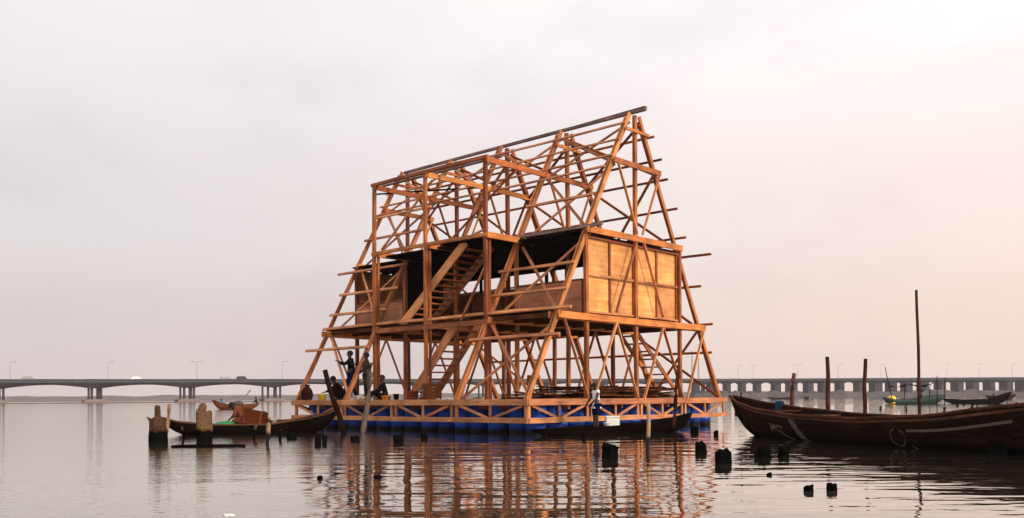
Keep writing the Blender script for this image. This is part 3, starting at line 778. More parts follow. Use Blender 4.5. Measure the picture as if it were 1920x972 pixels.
    bmesh.ops.delete(bm, geom=cut, context='VERTS')
    link('hair', bm_mesh(bm, True), MAT['hair'], t)
    e = .020
    st = {k: (J[k], (tuple(q_+e for q_ in R[k]) if isinstance(R[k], tuple) else R[k]+e)) for k in ('pelvis', 'spine', 'chest', 'shL', 'shR')}
    se = [('pelvis', 'spine'), ('spine', 'chest'), ('chest', 'shL'), ('chest', 'shR')]
    st['nk'] = (J['chest'].lerp(J['neck'], .75), .075); se.append(('chest', 'nk'))
    for s_ in 'LR':
        el = J['sh'+s_].lerp(J['el'+s_], sleeve); st['el'+s_] = (el, .060); se.append(('sh'+s_, 'el'+s_))
        if sleeve == 1: st['wr'+s_] = (J['el'+s_].lerp(J['ha'+s_], .9), .045); se.append(('el'+s_, 'wr'+s_))
    st['hem'] = (J['pelvis']+(J['pelvis']-J['spine'])*.35, (.15, .12)); se.append(('pelvis', 'hem'))
    link('shirt', skin_mesh(st, se), MAT[top], t)
    lt = {'pelvis': (J['pelvis'], (.140, .115))}; le = []
    for s_ in 'LR':
        lt['hip'+s_] = (J['hip'+s_], .108); lt['kn'+s_] = (J['kn'+s_] if not short else J['hip'+s_].lerp(J['kn'+s_], .85), .080 if not short else .10); le += [('pelvis', 'hip'+s_), ('hip'+s_, 'kn'+s_)]
        if not short: lt['an'+s_] = (J['kn'+s_].lerp(J['an'+s_], .92), .062); le.append(('kn'+s_, 'an'+s_))
    link('shorts' if short else 'trousers', skin_mesh(lt, le), MAT[legs], t)
    return t
def heading(v): return math.atan2(v.y, v.x)
LEFT = heading(-rt0); RIGHT = heading(rt0); AWAY = heading(fh); TOCAM = heading(-fh)
def deckpt(px, d): p = at(px, 750, d); return Vector((p.x, p.y, DECK-.01))

p = deckpt(659, 30.9)
person('person in black standing at the left end of the deck, arms stretched forward', p, LEFT, dict(
    chest=(.04, 0, 1.33), neck=(.05, 0, 1.46), head0=(.05, 0, 1.55), head1=(.06, 0, 1.63), elR=(.26, -.20, 1.28), haR=(.42, -.16, 1.36), elL=(.22, .2, 1.24), haL=(.40, .14, 1.33),
    anL=(.22, .11, .07), knL=(.16, .10, .50), anR=(-.20, -.11, .07), knR=(-.02, -.1, .5)), .98, 'black', 'navy')
p = deckpt(688, 30.3)
person('person in patterned clothes standing behind the grey leaning pole, arms out', p, LEFT, dict(
    elR=(.26, -.21, 1.30), haR=(.46, -.20, 1.33), elL=(.08, .24, 1.10), haL=(.24, .22, .98)), .92, 'camo', 'camo')
p = deckpt(630, 31.3)
person('person in dark maroon squatting at the yellow bucket at the left end of the deck', p, LEFT, dict(
    pelvis=(-.26, 0, .20), hipL=(-.26, .10, .18), hipR=(-.26, -.10, .18), knL=(.06, .16, .42), anL=(-.10, .15, .07), knR=(.06, -.16, .42), anR=(-.10, -.15, .07),
    spine=(-.20, 0, .36), chest=(-.06, 0, .52), neck=(.03, 0, .62), head0=(.08, 0, .69), head1=(.11, 0, .77),
    shL=(-.04, .17, .57), shR=(-.04, -.17, .57), elR=(.16, -.22, .38), haR=(.38, -.16, .32), elL=(.14, .22, .38), haL=(.34, .14, .32)), .98, 'maroon', 'black')
p = deckpt(719, 29.6)
person('person in black sitting on the deck with the back turned beside the orange basin', p, heading(-rt0*.6-fh*.2), dict(
    pelvis=(-.05, 0, .12), hipL=(-.02, .09, .11), hipR=(-.02, -.09, .11), knL=(.34, .14, .34), anL=(.56, .14, .05), knR=(.34, -.14, .30), anR=(.58, -.12, .05),
    spine=(-.06, 0, .30), chest=(.0, 0, .50), neck=(.03, 0, .63), head0=(.05, 0, .72), head1=(.06, 0, .80),
    shL=(.0, .17, .56), shR=(.0, -.17, .56), elL=(.14, .22, .36), haL=(.34, .16, .34), elR=(.14, -.22, .36), haR=(.34, -.16, .34)), .93, 'black', 'black')

# ---- things standing on the deck
def bucket(name, label, px, d, r, h_, mat, cat='bucket', z=DECK-.01, group=None):
    p = at(px, 750, d); t = thing(name, label, cat, (p.x, p.y, z), 0, group)
    bm = bmesh.new(); seg = 20
    rings = [[bm.verts.new((q*math.cos(2*math.pi*k/seg), q*math.sin(2*math.pi*k/seg), zz)) for k in range(seg)] for q, zz in
             ((r*.78, 0), (r, h_*.93), (r*1.06, h_*.94), (r*1.06, h_), (r*.95, h_), (r*.74, h_*.06))]
    for i in range(5):
        for k in range(seg): bm.faces.new((rings[i][k], rings[i][(k+1) % seg], rings[i+1][(k+1) % seg], rings[i+1][k]))
    bm.faces.new(rings[0]); bm.faces.new(rings[-1])
    link('tub', bm_mesh(bm, True), MAT[mat], t)
    bm = bmesh.new(); tube(bm, [(r*math.cos(a), .02, h_*.9-r*.8*math.sin(a)) for a in [math.pi*i/10 for i in range(11)]], .006, 5)
    if cat == 'bucket': link('handle', bm_mesh(bm), MAT['metal'], t)
    else: bm_ = None
    return t
bucket('bucket', 'yellow plastic bucket in front of the squatting person', 604, 31.2, .14, .24, 'yellow')
bucket('bucket', 'white plastic bucket between the two standing people', 670, 29.9, .11, .17, 'whitepl')
bucket('basin', 'white basin at the feet of the person in patterned clothes', 682, 29.6, .13, .13, 'whitepl', 'basin')
bucket('basin', 'orange basin beside the seated person in black', 724, 29.0, .15, .17, 'orange', 'basin')
bucket('cooking_pot', 'small dark pot on the deck left of the wooden crates', 743, 28.8, .09, .22, 'black', 'pot')
def crate(label, px, d, s3, mat='crate', rz=.3, name='wooden_crate', cat='crate', z=DECK-.01, tilt=0):
    p = at(px, 750, d); t = thing(name, label, cat, (p.x, p.y, z), rz)
    t.rotation_euler = (0, tilt, rz)
    L_, W_, H_ = s3; n_ = max(2, int(H_/.09))
    for sy in (-1, 1):
        bm = bmesh.new()
        for i in range(n_): add_box(bm, (0, sy*(W_/2-.01), (i+.5)*H_/n_), (L_, .02, H_/n_*.93))
        link('side_board', bm_mesh(bm), MAT[mat], t)
    for sx in (-1, 1):
        bm = bmesh.new()
        for i in range(n_): add_box(bm, (sx*(L_/2-.011), 0, (i+.5)*H_/n_), (.02, W_-.045, H_/n_*.93))
        link('end_board', bm_mesh(bm), MAT[mat], t)
        for sy in (-1, 1):
            bm = bmesh.new(); add_box(bm, (sx*(L_/2-.04), sy*(W_/2+.012), H_/2), (.06, .02, H_+.01)); link('corner_batten', bm_mesh(bm), MAT[mat], t)
    bm = bmesh.new()
    for i in range(4): add_box(bm, (0, -W_/2+W_*(i+.5)/4, H_-.03), (L_-.05, W_/4*.92, .02))
    link('lid_board', bm_mesh(bm), MAT[mat], t)
    return t
crate('dark wooden crate at the foot of the lower stair', 771, 28.4, (.42, .4, .30), 'crate', YAW+.1)
crate('taller light wooden crate standing right of the dark crate below the stair', 811, 28.0, (.50, .4, .52), 'crate', YAW-.1)
bucket('cooking_pot', 'low brown pot between the two wooden crates', 791, 27.9, .11, .10, 'brown', 'pot')
crate('narrow upright wooden box beside the near corner leg of the school', 995, 26.6, (.20, .2, .72), 'crate', YAW)
# sheet of white packaging by the crate
bm = bmesh.new()
g = [[bm.verts.new((-.3+.6*i/8, -.2+.4*j/6, .02+.12*abs(noise.noise(Vector((i*.5, j*.6, 3)))))) for j in range(7)] for i in range(9)]
for i in range(8):
    for j in range(6): bm.faces.new((g[i][j], g[i+1][j], g[i+1][j+1], g[i][j+1]))
bmesh.ops.solidify(bm, geom=bm.faces[:], thickness=.01)
o = link('plastic_sheet', bm_mesh(bm), MAT['white']); p = at(838, 750, 27.4); o.location = (p.x, p.y, DECK); tag(o, 'crumpled pale plastic sheet lying on the deck right of the crates', 'sheet')
# red-brown sack and short board at the far left corner
p = at(576, 750, 31.2); t = thing('sack', 'red brown sack slumped against the far left corner leg', 'sack', (p.x, p.y, DECK-.02))
bm = bmesh.new(); r = bmesh.ops.create_icosphere(bm, subdivisions=3, radius=.2)
for v_ in bm.verts:
    v_.co.z = v_.co.z*1.35+.24; k_ = 1+.22*noise.noise(v_.co*4+Vector((3, 1, 7))); v_.co.x *= k_; v_.co.y *= k_
    if v_.co.z < .05: v_.co.z = .0
link('sack_body', bm_mesh(bm, True), MAT['maroon'], t)
bm = bmesh.new(); add_cyl(bm, (0, 0, .46), (.02, 0, .56), .05, .10, 10); link('sack_neck', bm_mesh(bm, True), MAT['maroon'], t)
p = at(567, 750, 31.9); q_ = beam('short_post', (p.x, p.y, DECK-.02), (p.x, p.y, DECK+.56), .12, .12, MAT['post'], None, (0, 1, 0)); tag(q_, 'short red brown post standing behind the sack at the far left corner', 'post')

# ---- heap of old planks at the back right of the deck (thing with each plank a part)
tp = thing('plank_heap', 'long heap of old dark planks lying across the right side of the deck', 'timber heap', (0, 0, DECK-.01))
random.seed(21)
for k_ in range(84):
    lay = k_//17; x = -.55 - random.uniform(0, 2.0)*(1-lay*.10); yc = random.uniform(3.0, 7.6); ln = random.uniform(1.6, 3.6)*(1-.06*lay)
    a_ = random.uniform(-.16, .16); z = DECK+.03+lay*.080+random.uniform(0, .025)
    y0_, y1_ = max(.7, yc-ln/2), min(9.7, yc+ln/2)
    beam('plank', (x-a_, y0_, z+random.uniform(-.01, .03)), (x+a_, y1_, z+random.uniform(-.02, .05)), random.uniform(.14, .26), random.uniform(.025, .05), MAT['heap'], tp)
for k_ in range(10):
    x = -.5-random.uniform(0, 1.6); y0_ = random.uniform(.9, 2.2) if k_ < 6 else random.uniform(7, 8); beam('plank', (x, y0_, DECK+.03+.05*(k_ % 5)), (x+random.uniform(-.3, .3), y0_+1.6, DECK+.06+.06*(k_ % 4)), .2, .035, MAT['heap'], tp)

# ================================================================== BOATS
def canoe(name, label, A, B, wd, gun, mat='hull', gmat='gunwale', cat='canoe', full=.55, group=None, bottom=-.10, rim=.022, nthw=4, flare=.45, tipw=.05):
    """A, B: world xy of stern and bow tips; gun: [(t, z)] gunwale heights above water"""
    A = Vector((A[0], A[1], 0)); B = Vector((B[0], B[1], 0)); Ln = (B-A).length; c = (A+B)/2
    t = thing(name, label, cat, (c.x, c.y, 0), heading(B-A), group)
    def gz(u):
        for i in range(len(gun)-1):
            if u <= gun[i+1][0]:
                f = (u-gun[i][0])/(gun[i+1][0]-gun[i][0]); f = f*f*(3-2*f)*.5+f*.5; return gun[i][1]*(1-f)+gun[i+1][1]*f
        return gun[-1][1]
    def hw_(u): return wd/2*max(tipw, (1-abs(2*u-1)**2.4)**full)
    def kz(u):     # keel height
        e = abs(2*u-1); return bottom + (gz(u)-bottom-.06)*max(0, (e-flare)/(1-flare))**2.3
    n_ = 40; bm = bmesh.new(); prev = None
    for i in range(n_+1):
        u = i/n_; x = (u-.5)*Ln; g_, k_, h_ = gz(u), kz(u), hw_(u); dp = g_-k_
        th = min(.035, h_*.5); fl = max(k_+.05, .045) if g_ > .1 else k_+.03
        fl = min(fl, g_-.02)
        o_ = [(-h_, g_), (-h_*.97, k_+dp*.66), (-h_*.86, k_+dp*.34), (-h_*.55, k_+dp*.08), (0, k_), (h_*.55, k_+dp*.08), (h_*.86, k_+dp*.34), (h_*.97, k_+dp*.66), (h_, g_)]
        inn = [(h_-th, g_), ((h_-th)*.95, max(k_+dp*.66, fl+.01)), ((h_-th)*.84, max(k_+dp*.36, fl+.005)), ((h_-th)*.5, fl), (0, fl), (-(h_-th)*.5, fl), (-(h_-th)*.84, max(k_+dp*.36, fl+.005)), (-(h_-th)*.95, max(k_+dp*.66, fl+.01)), (-(h_-th), g_)]
        ring = [bm.verts.new((x, y, z)) for y, z in o_+inn]
        if prev:
            m_ = len(ring)
            for k in range(m_): bm.faces.new((prev[k], prev[(k+1) % m_], ring[(k+1) % m_], ring[k]))
        else: bm.faces.new(ring)
        prev = ring
    bm.faces.new(prev[::-1])
    hull_ = link('hull', bm_mesh(bm, True), MAT[mat], t)
    for s_ in (-1, 1):
        bm = bmesh.new(); tube(bm, [((i/n_-.5)*Ln, s_*(hw_(i/n_)+.004), gz(i/n_)+.004) for i in range(n_+1)], rim, 6)
        link('gunwale', bm_mesh(bm, True), MAT[gmat], t)
    for j in range(nthw):
        u = .2+.6*j/(max(1, nthw-1)); bm = bmesh.new(); add_box(bm, ((u-.5)*Ln, 0, gz(u)-.06), (.14, hw_(u)*1.93, .03)); link('thwart', bm_mesh(bm), MAT[gmat], t)
    t_ = t; t['len'] = Ln
    return t, (lambda u, s_, z: (Matrix.Translation(c) @ Matrix.Rotation(heading(B-A), 4, 'Z')) @ Vector(((u-.5)*Ln, s_*hw_(u), z))), gz, hw_, Ln
def xy(px, d):
    p = at(px, 750, d); return (p.x, p.y)

# left canoe
lc, lcp, lgz, lhw, lL = canoe('canoe', 'long black canoe loaded with crates, moored at the left end of the school', xy(300, 25.6), xy(637, 27.6), 1.0,
    [(0, .50), (.10, .36), (.28, .27), (.55, .26), (.75, .38), (.90, .52), (1, .72)], 'hullblack', 'gunwale', rim=.028, nthw=3)
person('person in brown stooping in the canoe beside the stacked crates, head down', lcp(.425, -.1, .05), LEFT, dict(
    pelvis=(-.05, 0, .42), hipL=(-.05, .09, .40), hipR=(-.05, -.09, .40), knL=(.20, .12, .34), anL=(.12, .12, .07), knR=(.20, -.12, .34), anR=(.12, -.12, .07),
    spine=(-.02, 0, .58), chest=(.06, 0, .70), neck=(.14, 0, .76), head0=(.20, 0, .78), head1=(.25, 0, .82), face=(.7, 0, -.7),
    shL=(.06, .16, .73), shR=(.06, -.16, .73), elR=(.12, -.2, .52), haR=(.26, -.14, .46), elL=(.12, .2, .52), haL=(.24, .12, .44)), .92, 'brown', 'brown')
c1 = crate('large sloping brown crate in the left canoe', 471, 26.6, (.60, .5, .50), 'crate', YAW+.1, z=.18, tilt=.16)
c2 = crate('smaller upright brown crate at the right of the sloping crate in the canoe', 489, 26.8, (.28, .4, .40), 'crate', YAW-.1, z=.20)
bm = bmesh.new(); r = bmesh.ops.create_icosphere(bm, subdivisions=3, radius=.34)
for v_ in bm.verts:
    v_.co.x *= 1.15; v_.co.z = max(0, v_.co.z)*.46*(1+.25*noise.noise(v_.co*5)); v_.co.y *= .7
o = link('tarpaulin', bm_mesh(bm, True), MAT['green']); p = at(415, 750, 26.2); o.location = (p.x, p.y, .20); o.rotation_euler = (0, -.22, YAW); tag(o, 'green tarpaulin bundle lying in the left canoe', 'tarpaulin')
bucket('basin', 'white basin in the left canoe just right of the pale stake', 512, 26.9, .11, .12, 'whitepl', 'basin', z=.27)
lc2 = canoe('canoe', 'low black canoe mostly hidden behind the loaded canoe at the left', xy(478, 29.0), xy(580, 30.2), .7,
    [(0, .36), (.2, .33), (.7, .30), (1, .38)], 'hullblack', 'hullblack', rim=.02, nthw=2)
# front canoe with child
fc, fcp, fgz, fhw, fL = canoe('canoe', 'slim black canoe floating in front of the right side of the platform', xy(1000, 23.35), xy(1296, 26.3), .80,
    [(0, .16), (.15, .17), (.5, .22), (.75, .28), (.9, .38), (1, .50)], 'hullblack', 'hullblack', rim=.020, nthw=3)
person('child in a white shirt and navy shorts standing in the canoe beside the white box', fcp(.37, 0, .05), heading(-rt0*.75-fh*.3), dict(
    head0=(.06, 0, 1.50), head1=(.09, 0, 1.57), neck=(.03, 0, 1.44), face=(.8, 0, -.6), elL=(.10, .24, 1.14), haL=(.26, .14, .98), elR=(.12, -.22, 1.14), haR=(.28, -.10, 1.0)), .78, 'white', 'navy', .45, True)
t = thing('cool_box', 'white cool box standing in the front canoe', 'box', lcp(0, 0, 0)); q_ = fcp(.47, .0, .05); t.location = (q_.x, q_.y, .13); t.rotation_euler = (0, 0, YAW)
bm = bmesh.new(); vs = add_box(bm, (0, 0, .15), (.36, .28, .30)); bmesh.ops.bevel(bm, geom=bm.edges[:], offset=.02, segments=2, affect='EDGES'); link('box_body', bm_mesh(bm), MAT['whitepl'], t)
bm = bmesh.new(); vs = add_box(bm, (0, 0, .325), (.38, .30, .045)); bmesh.ops.bevel(bm, geom=bm.edges[:], offset=.01, segments=2, affect='EDGES'); link('lid', bm_mesh(bm), MAT['whitepl'], t)
t = bucket('bucket', 'small white bucket in the front canoe left of the cool box', 1118, 24.4, .075, .17, 'whitepl'); q_ = fcp(.405, -.45, .1); t.location = (q_.x, q_.y, .14)

# big boat at the right
bb, bp_, bgz, bhw, bL = canoe('wooden_boat', 'large weathered dark wooden boat with a high bow filling the right foreground', xy(2090, 13.6), xy(1371, 24.6), 1.75,
    [(0, 1.02), (.12, .80), (.28, .60), (.45, .52), (.62, .555), (.78, .66), (.90, .80), (1, .985)], 'hull', 'gunwale', 'boat', bottom=-.18, rim=.035, nthw=6, full=.85, flare=.50)
def side_quad(name, top_, bot_, ft, fb, mat, thick=.02):
    bm = bmesh.new(); prev = None
    for i in range(11):
        f = i/10; fr = ft+(fb-ft)*f; r = []
        for k in (0, 1):
            u = top_[k]+(bot_[k]-top_[k])*f; e = abs(2*u-1); k_ = -.18 + (bgz(u)+.12)*max(0, (e-.5)/.5)**2.3; dp = bgz(u)-k_
            prof = [(1, 1), (.66, .97), (.34, .86), (.08, .55)]; wf = .6
            for a_ in range(3):
                if fr >= prof[a_+1][0]:
                    w_ = (fr-prof[a_+1][0])/(prof[a_][0]-prof[a_+1][0]); wf = prof[a_+1][1]*(1-w_)+prof[a_][1]*w_; break
            r.append(bm.verts.new(((u-.5)*bL, SIDE*(bhw(u)*wf+thick), k_+dp*fr)))
        if prev: bm.faces.new((prev[0], prev[1], r[1], r[0]))
        prev = r
    bmesh.ops.solidify(bm, geom=bm.faces[:], thickness=thick*.9)
    return link(name, bm_mesh(bm), MAT[mat], bb)
# pale repair board, rubbing strip and painted marks on the side facing the camera
def side_strip(name, us, zs, wdt, mat, thick=.015):
    """strip following the hull side; us: list of u; zs: fraction of the height below the gunwale"""
    bm = bmesh.new(); prev = None
    n_ = 24
    for i in range(n_+1):
        f = i/n_; u = us[0]+(us[1]-us[0])*f; fr = zs[0]+(zs[1]-zs[0])*f
        e = abs(2*u-1); g_ = bgz(u); k_ = -.18 + (g_+.18-.06)*max(0, (e-.5)/.5)**2.3; dp = g_-k_
        def sidept(fr_):
            prof = [(1, 1), (.66, .97), (.34, .86), (.08, .55)]
            for a_ in range(3):
                if fr_ >= prof[a_+1][0]:
                    w_ = (fr_-prof[a_+1][0])/(prof[a_][0]-prof[a_+1][0]); return prof[a_+1][1]*(1-w_)+prof[a_][1]*w_
            return .6
        r = []
        for dz in (-wdt/2, wdt/2):
            f2 = min(.99, max(.1, fr+dz/dp)); y = SIDE*(bhw(u)*sidept(f2)+thick)
            r.append(bm.verts.new(((u-.5)*bL, y, k_+dp*f2)))
        if prev: bm.faces.new((prev[0], prev[1], r[1], r[0]))
        prev = r
    bmesh.ops.recalc_face_normals(bm, faces=bm.faces[:])
    bmesh.ops.solidify(bm, geom=bm.faces[:], thickness=thick*.9)
    return link(name, bm_mesh(bm), MAT[mat], bb)
# which side faces the camera?
SIDE = 1 if (bp_(.5, 1, 0)-CAM).length < (bp_(.5, -1, 0)-CAM).length else -1
side_strip('rubbing_strip', (.125, .312), (.68, .66), .05, 'paint')
side_strip('hull_board', (.02, .95), (.90, .93), .05, 'gunwale')
for f_ in (.72, .50, .32): side_strip('plank_seam', (.03, .93), (f_, f_), .012, 'hullblack', .007)
def mark(u, f0, u1, f1, wd_, mat='paint'):
    return side_strip('painted_mark', (u, u1), (f0, f1), wd_, mat, .011)
def hull_px(u, fr):
    g_ = bgz(u); e = abs(2*u-1); k_ = -.18 + (g_+.12)*max(0, (e-.5)/.5)**2.3
    return k_+(g_-k_)*fr
for a_ in ((.728, .66, .722, .44, .035), (.722, .44, .715, .66, .03), (.711, .64, .707, .46, .03), (.700, .64, .697, .46, .03), (.695, .62, .687, .60, .03), (.690, .60, .690, .46, .025), (.682, .62, .676, .58, .03), (.681, .60, .681, .46, .03)):
    side_strip('painted_mark', (a_[0], a_[2]), (a_[1], a_[3]), a_[4], 'pale', .011)
mark(.716, .56, .706, .56, .06, 'olive'); mark(.690, .46, .650, .24, .03)
side_quad('patch_board', (.645, .625), (.602, .580), .87, .10, 'pale')
# faded round painted emblem (a broken ring of strokes)
for k_ in range(9):
    a0_, a1_ = 2*math.pi*k_/9, 2*math.pi*(k_+.8)/9
    if k_ in (2,): continue
    mark(.335+.016*math.cos(a0_), .50+.22*math.sin(a0_), .335+.016*math.cos(a1_), .50+.22*math.sin(a1_), .03)
mark(.312, .30, .297, .12, .03)
t = thing('cloth', 'small blue cloth hung over the gunwale near the bow of the big boat', 'cloth', bp_(.86, -SIDE*.9, bgz(.86)-.0), 0)
bm = bmesh.new(); g = []
for i in range(7):
    g.append([bm.verts.new((-.12+.24*j/6, .03*math.sin(j*2+i), .10*math.cos(i*.5)-.03*i+.02*noise.noise(Vector((i, j, 5))))) for j in range(7)])
for i in range(6):
    for j in range(6): bm.faces.new((g[i][j], g[i+1][j], g[i+1][j+1], g[i][j+1]))
bmesh.ops.solidify(bm, geom=bm.faces[:], thickness=.012); link('fabric', bm_mesh(bm, True), MAT['blue'], t)
side_in = -SIDE
bm = bmesh.new(); tube(bm, [bp_(.955, .0, .92), bp_(.955, .0, 1.09)], .02, 6); o = link('mooring_peg', bm_mesh(bm), MAT['black']); tag(o, 'thin dark mooring peg standing in the bow of the big boat', 'peg')

# ================================================================== STAKES AND STUMPS IN THE WATER
def lumpy(name, label, cat, px, py, prof, mat, group=None, seg=14, lean=(0, 0), rough=.12, seed=0, sub=()):
    """px, py: foot at the waterline in the photograph; prof: [(height above water, radius)]"""
    p = wp(px, py); bm = bmesh.new(); rings = []
    pr = [(-.9, prof[0][1]*1.02)]+prof
    # resample
    full_ = []
    for i in range(len(pr)-1):
        n_ = max(1, int(abs(pr[i+1][0]-pr[i][0])/.06))
        for j in range(n_): f = j/n_; full_.append((pr[i][0]*(1-f)+pr[i+1][0]*f, pr[i][1]*(1-f)+pr[i+1][1]*f))
    full_.append(pr[-1]); top_ = full_[-1][0]
    for z, r in full_:
        rg = []
        for k in range(seg):
            a = 2*math.pi*k/seg
            q_ = 1+rough*noise.noise(Vector((math.cos(a)*1.7+seed*3.1, math.sin(a)*1.7, z*3+seed)))+rough*.5*noise.noise(Vector((math.cos(a)*6+seed, math.sin(a)*6, z*5)))
            zz = z + (r*.9*(noise.noise(Vector((math.cos(a)*.8+seed, math.sin(a)*.8, 9.1)))+.35*noise.noise(Vector((math.cos(a)*5+seed, math.sin(a)*5, 4.1)))) if z > top_-.03 else 0)
            rg.append(bm.verts.new((r*q_*math.cos(a)+lean[0]*z, r*q_*math.sin(a)+lean[1]*z, zz)))
        rings.append(rg)
    for i in range(len(rings)-1):
        for k in range(seg): bm.faces.new((rings[i][k], rings[i][(k+1) % seg], rings[i+1][(k+1) % seg], rings[i+1][k]))
    bm.faces.new(rings[0][::-1])
    c = bm.verts.new((lean[0]*top_, lean[1]*top_, top_+.0))
    for k in range(seg): bm.faces.new((rings[-1][k], rings[-1][(k+1) % seg], c))
    for (za, zb_, off, r) in sub:          # splinters / side lumps welded into the same stump
        o1 = rt0*off
        tube(bm, [Vector((o1.x, o1.y, za)), Vector((o1.x*1.1, o1.y*1.1, (za+zb_)/2)), Vector((o1.x*1.15, o1.y*1.15, zb_))], [r, r*.95, r*.6], 8)
    o = link(name, bm_mesh(bm), MAT[mat]); o.location = (p.x, p.y, 0)
    o.rotation_euler = (0, 0, 0)
    tag(o, label, cat, group); return o
def hz(px, py, ptop):     # height of a vertical whose foot is at py and top at ptop
    p = wp(px, py); d = depth(p); return (py-ptop)*d/F
def ww(px, py, wpx): return wpx*depth(wp(px, py))/F/2
ST = [ # px, foot y, top y, width px, label, top shape
 (1145, 858, 834, 32, 'thick black stump right in front of the slim canoe'),
 (1314, 849, 831, 22, 'squat black stump with a slanted top nearest the right corner of the platform'),
 (1357, 868, 844, 28, 'tallest black stump, rounded top, between platform and big boat'),
 (1470, 857, 840, 22, 'flat topped black stump under the pale board of the big boat'),
 (1517, 921, 911, 18, 'small square black stump, left one of the pair nearest the camera'),
 (1560, 920, 908, 20, 'small notched black stump, right one of the pair nearest the camera'),
 (1870, 852, 836, 34, 'mossy stump beside the big boat at the right edge'),
 (1302, 812, 800, 16, 'narrow black stump just under the right end of the platform'),
 (1343, 817, 808, 9, 'thin black stump under the right corner of the platform'),
 (596, 835, 820, 13, 'left half of the split black stump under the bow of the loaded canoe'),
 (608, 834, 818, 9, 'right half of the split black stump under the bow of the loaded canoe'),
 (547, 823, 812, 18, 'block shaped black stump touching the hull of the loaded canoe'),
 (665, 827, 820, 18, 'low black stump left of the foot of the grey leaning pole'),
 (747, 829, 815, 20, 'dark stump in front of the left side of the platform'),
 (795, 823, 814, 13, 'small stump in front of the middle of the left platform side'),
 (1021, 820, 810, 12, 'small dark stump close to the near corner of the platform'),
 (1095, 823, 812, 9, 'thin dark stump below the child in the canoe'),
 (1380, 777, 768, 5, 'thin black peg in open water under the bow of the big boat'),
 (600, 898, 893, 11, 'tiny round stump in open water, the left one of two'),
 (1433, 859, 843, 26, 'broken black stump with a crossed stick left of the flat topped one'),
 (1442, 892, 888, 10, 'tiny dark tip of a stump in front of the broken stump')]
for i, (px, fy, ty, wd_, lab) in enumerate(ST):
    h_ = hz(px, fy, ty); r_ = ww(px, fy, wd_)
    prof = [(0, r_), (h_*.5, r_*(.93+.1*((i*7) % 3-1)*.5)), (h_*.82, r_*.98), (h_, r_*(.6 if i in (2, 7) else .82))]
    sub = ()
    if i == 0: sub = ()
    if i == 19: sub = ((.0, h_*1.35, .0, r_*.45), (0, h_*.8, -.12, .035))
    lumpy('stump', lab, 'stump', px, fy, prof, 'stake', 'old pile stumps sticking out of the lagoon', rough=.30, seed=i*1.7, sub=sub)
o = lumpy('piling', 'broad broken brown piling with a narrow spike and a side splinter, at the far left', 'piling', 296, 830,
    [(0, .185), (.25, .19), (.46, .18), (.54, .15), (.60, .07), (.82, .06), (.85, .05)], 'stake', 'broken brown pilings by the left canoe', rough=.28, seed=4.2)
bm = bmesh.new(); tube(bm, [Vector((0, 0, .46))-rt0*.07, Vector((0, 0, .52))-rt0*.17, Vector((0, 0, .60))-rt0*.26], [.08, .05, .006], 7)
sp_ = link('splinter', bm_mesh(bm), MAT['stake'], o)
o = lumpy('piling', 'brown piling with a notched shoulder standing before the middle of the left canoe', 'piling', 383, 827,
    [(0, .19), (.35, .19), (.66, .18), (.69, .17)], 'stake', 'broken brown pilings by the left canoe', rough=.18, seed=8.8)
bm = bmesh.new(); tube(bm, [Vector((0, 0, .60))-rt0*.07, Vector((0, 0, .75))-rt0*.05, Vector((0, 0, .86))-rt0*.02, Vector((0, 0, .90))-rt0*.02], [.13, .10, .085, .06], 9)
link('spike', bm_mesh(bm), MAT['stake'], o)
def pole(name, label, cat, px, fy, tx, ty, wpx, mat, d=None, group=None, knob=1.0):
    """slightly crooked pole from its foot to its top"""
    if d is None: a = wp(px, fy); d = depth(a)
    else: a = at(px, fy, d)
    b_ = at(tx, ty, d); r = wpx*d/F/2; a2 = a+(a-b_).normalized()*.6
    pts, rad = [], []
    for i in range(9):
        f = i/8; p = a2.lerp(b_, f); k = math.sin(f*math.pi)
        p = p + rt0*(k*r*.35*math.sin(f*7+px)); pts.append(p); rad.append(r*(1.0-.16*f)*(1+.03*math.sin(f*17+px)))
    c = a.copy(); bm = bmesh.new(); tube(bm, [q-a for q in pts], rad, 9)
    # fine ragged top
    o = link(name, bm_mesh(bm, True), MAT[mat]); o.location = a
    tag(o, label, cat, group); return o
pole('plank_stake', 'narrow leaning brown stake right behind the broad broken piling', 'stake', 310, 828, 318, 758, 8, 'palestake')
pole('stake', 'thin dark stake left of the pale topped stake in front of the left canoe', 'stake', 477, 825, 480, 797, 7, 'stake')
pole('stake', 'pale topped stake with a frayed head in front of the crates in the left canoe', 'stake', 500, 834, 505, 783, 9, 'palestake')
pole('stake', 'short dark crooked stake between the two broken brown pilings', 'stake', 345, 826, 341, 800, 5, 'stake')
pole('stake', 'short dark stake at the right of the pale topped stake by the loaded canoe', 'stake', 524, 826, 527, 806, 6, 'stake')
pole('stake', 'light brown stake standing before the slim canoe at the right', 'stake', 1215, 848, 1216, 756, 8, 'palestake')
pole('pole', 'tall grey pole leaning in front of the left side of the school', 'pole', 682, 812, 696, 680, 11, 'greypole', group=None)
pole('pole', 'dark stout pole leaning left in front of the squatting person', 'pole', 640, 800, 609, 694, 11, 'hull', d=25.6)
pole('pole', 'dark red pole leaning at the bow of the slim canoe', 'pole', 1262, 800, 1273, 688, 8, 'redpole', d=25.2)
pole('stake', 'shortest of the reddish stakes behind the bow of the big boat', 'stake', 1482, 783, 1489, 700, 8.5, 'redpole', group='reddish stakes behind the big boat')
pole('stake', 'tall reddish stake behind the big boat, left of the similar one', 'stake', 1554, 785, 1551, 669, 8.5, 'redpole', group='reddish stakes behind the big boat')
pole('stake', 'tall reddish stake behind the big boat, nearest to the mast', 'stake', 1621, 785, 1623, 673, 8, 'redpole', group='reddish stakes behind the big boat')
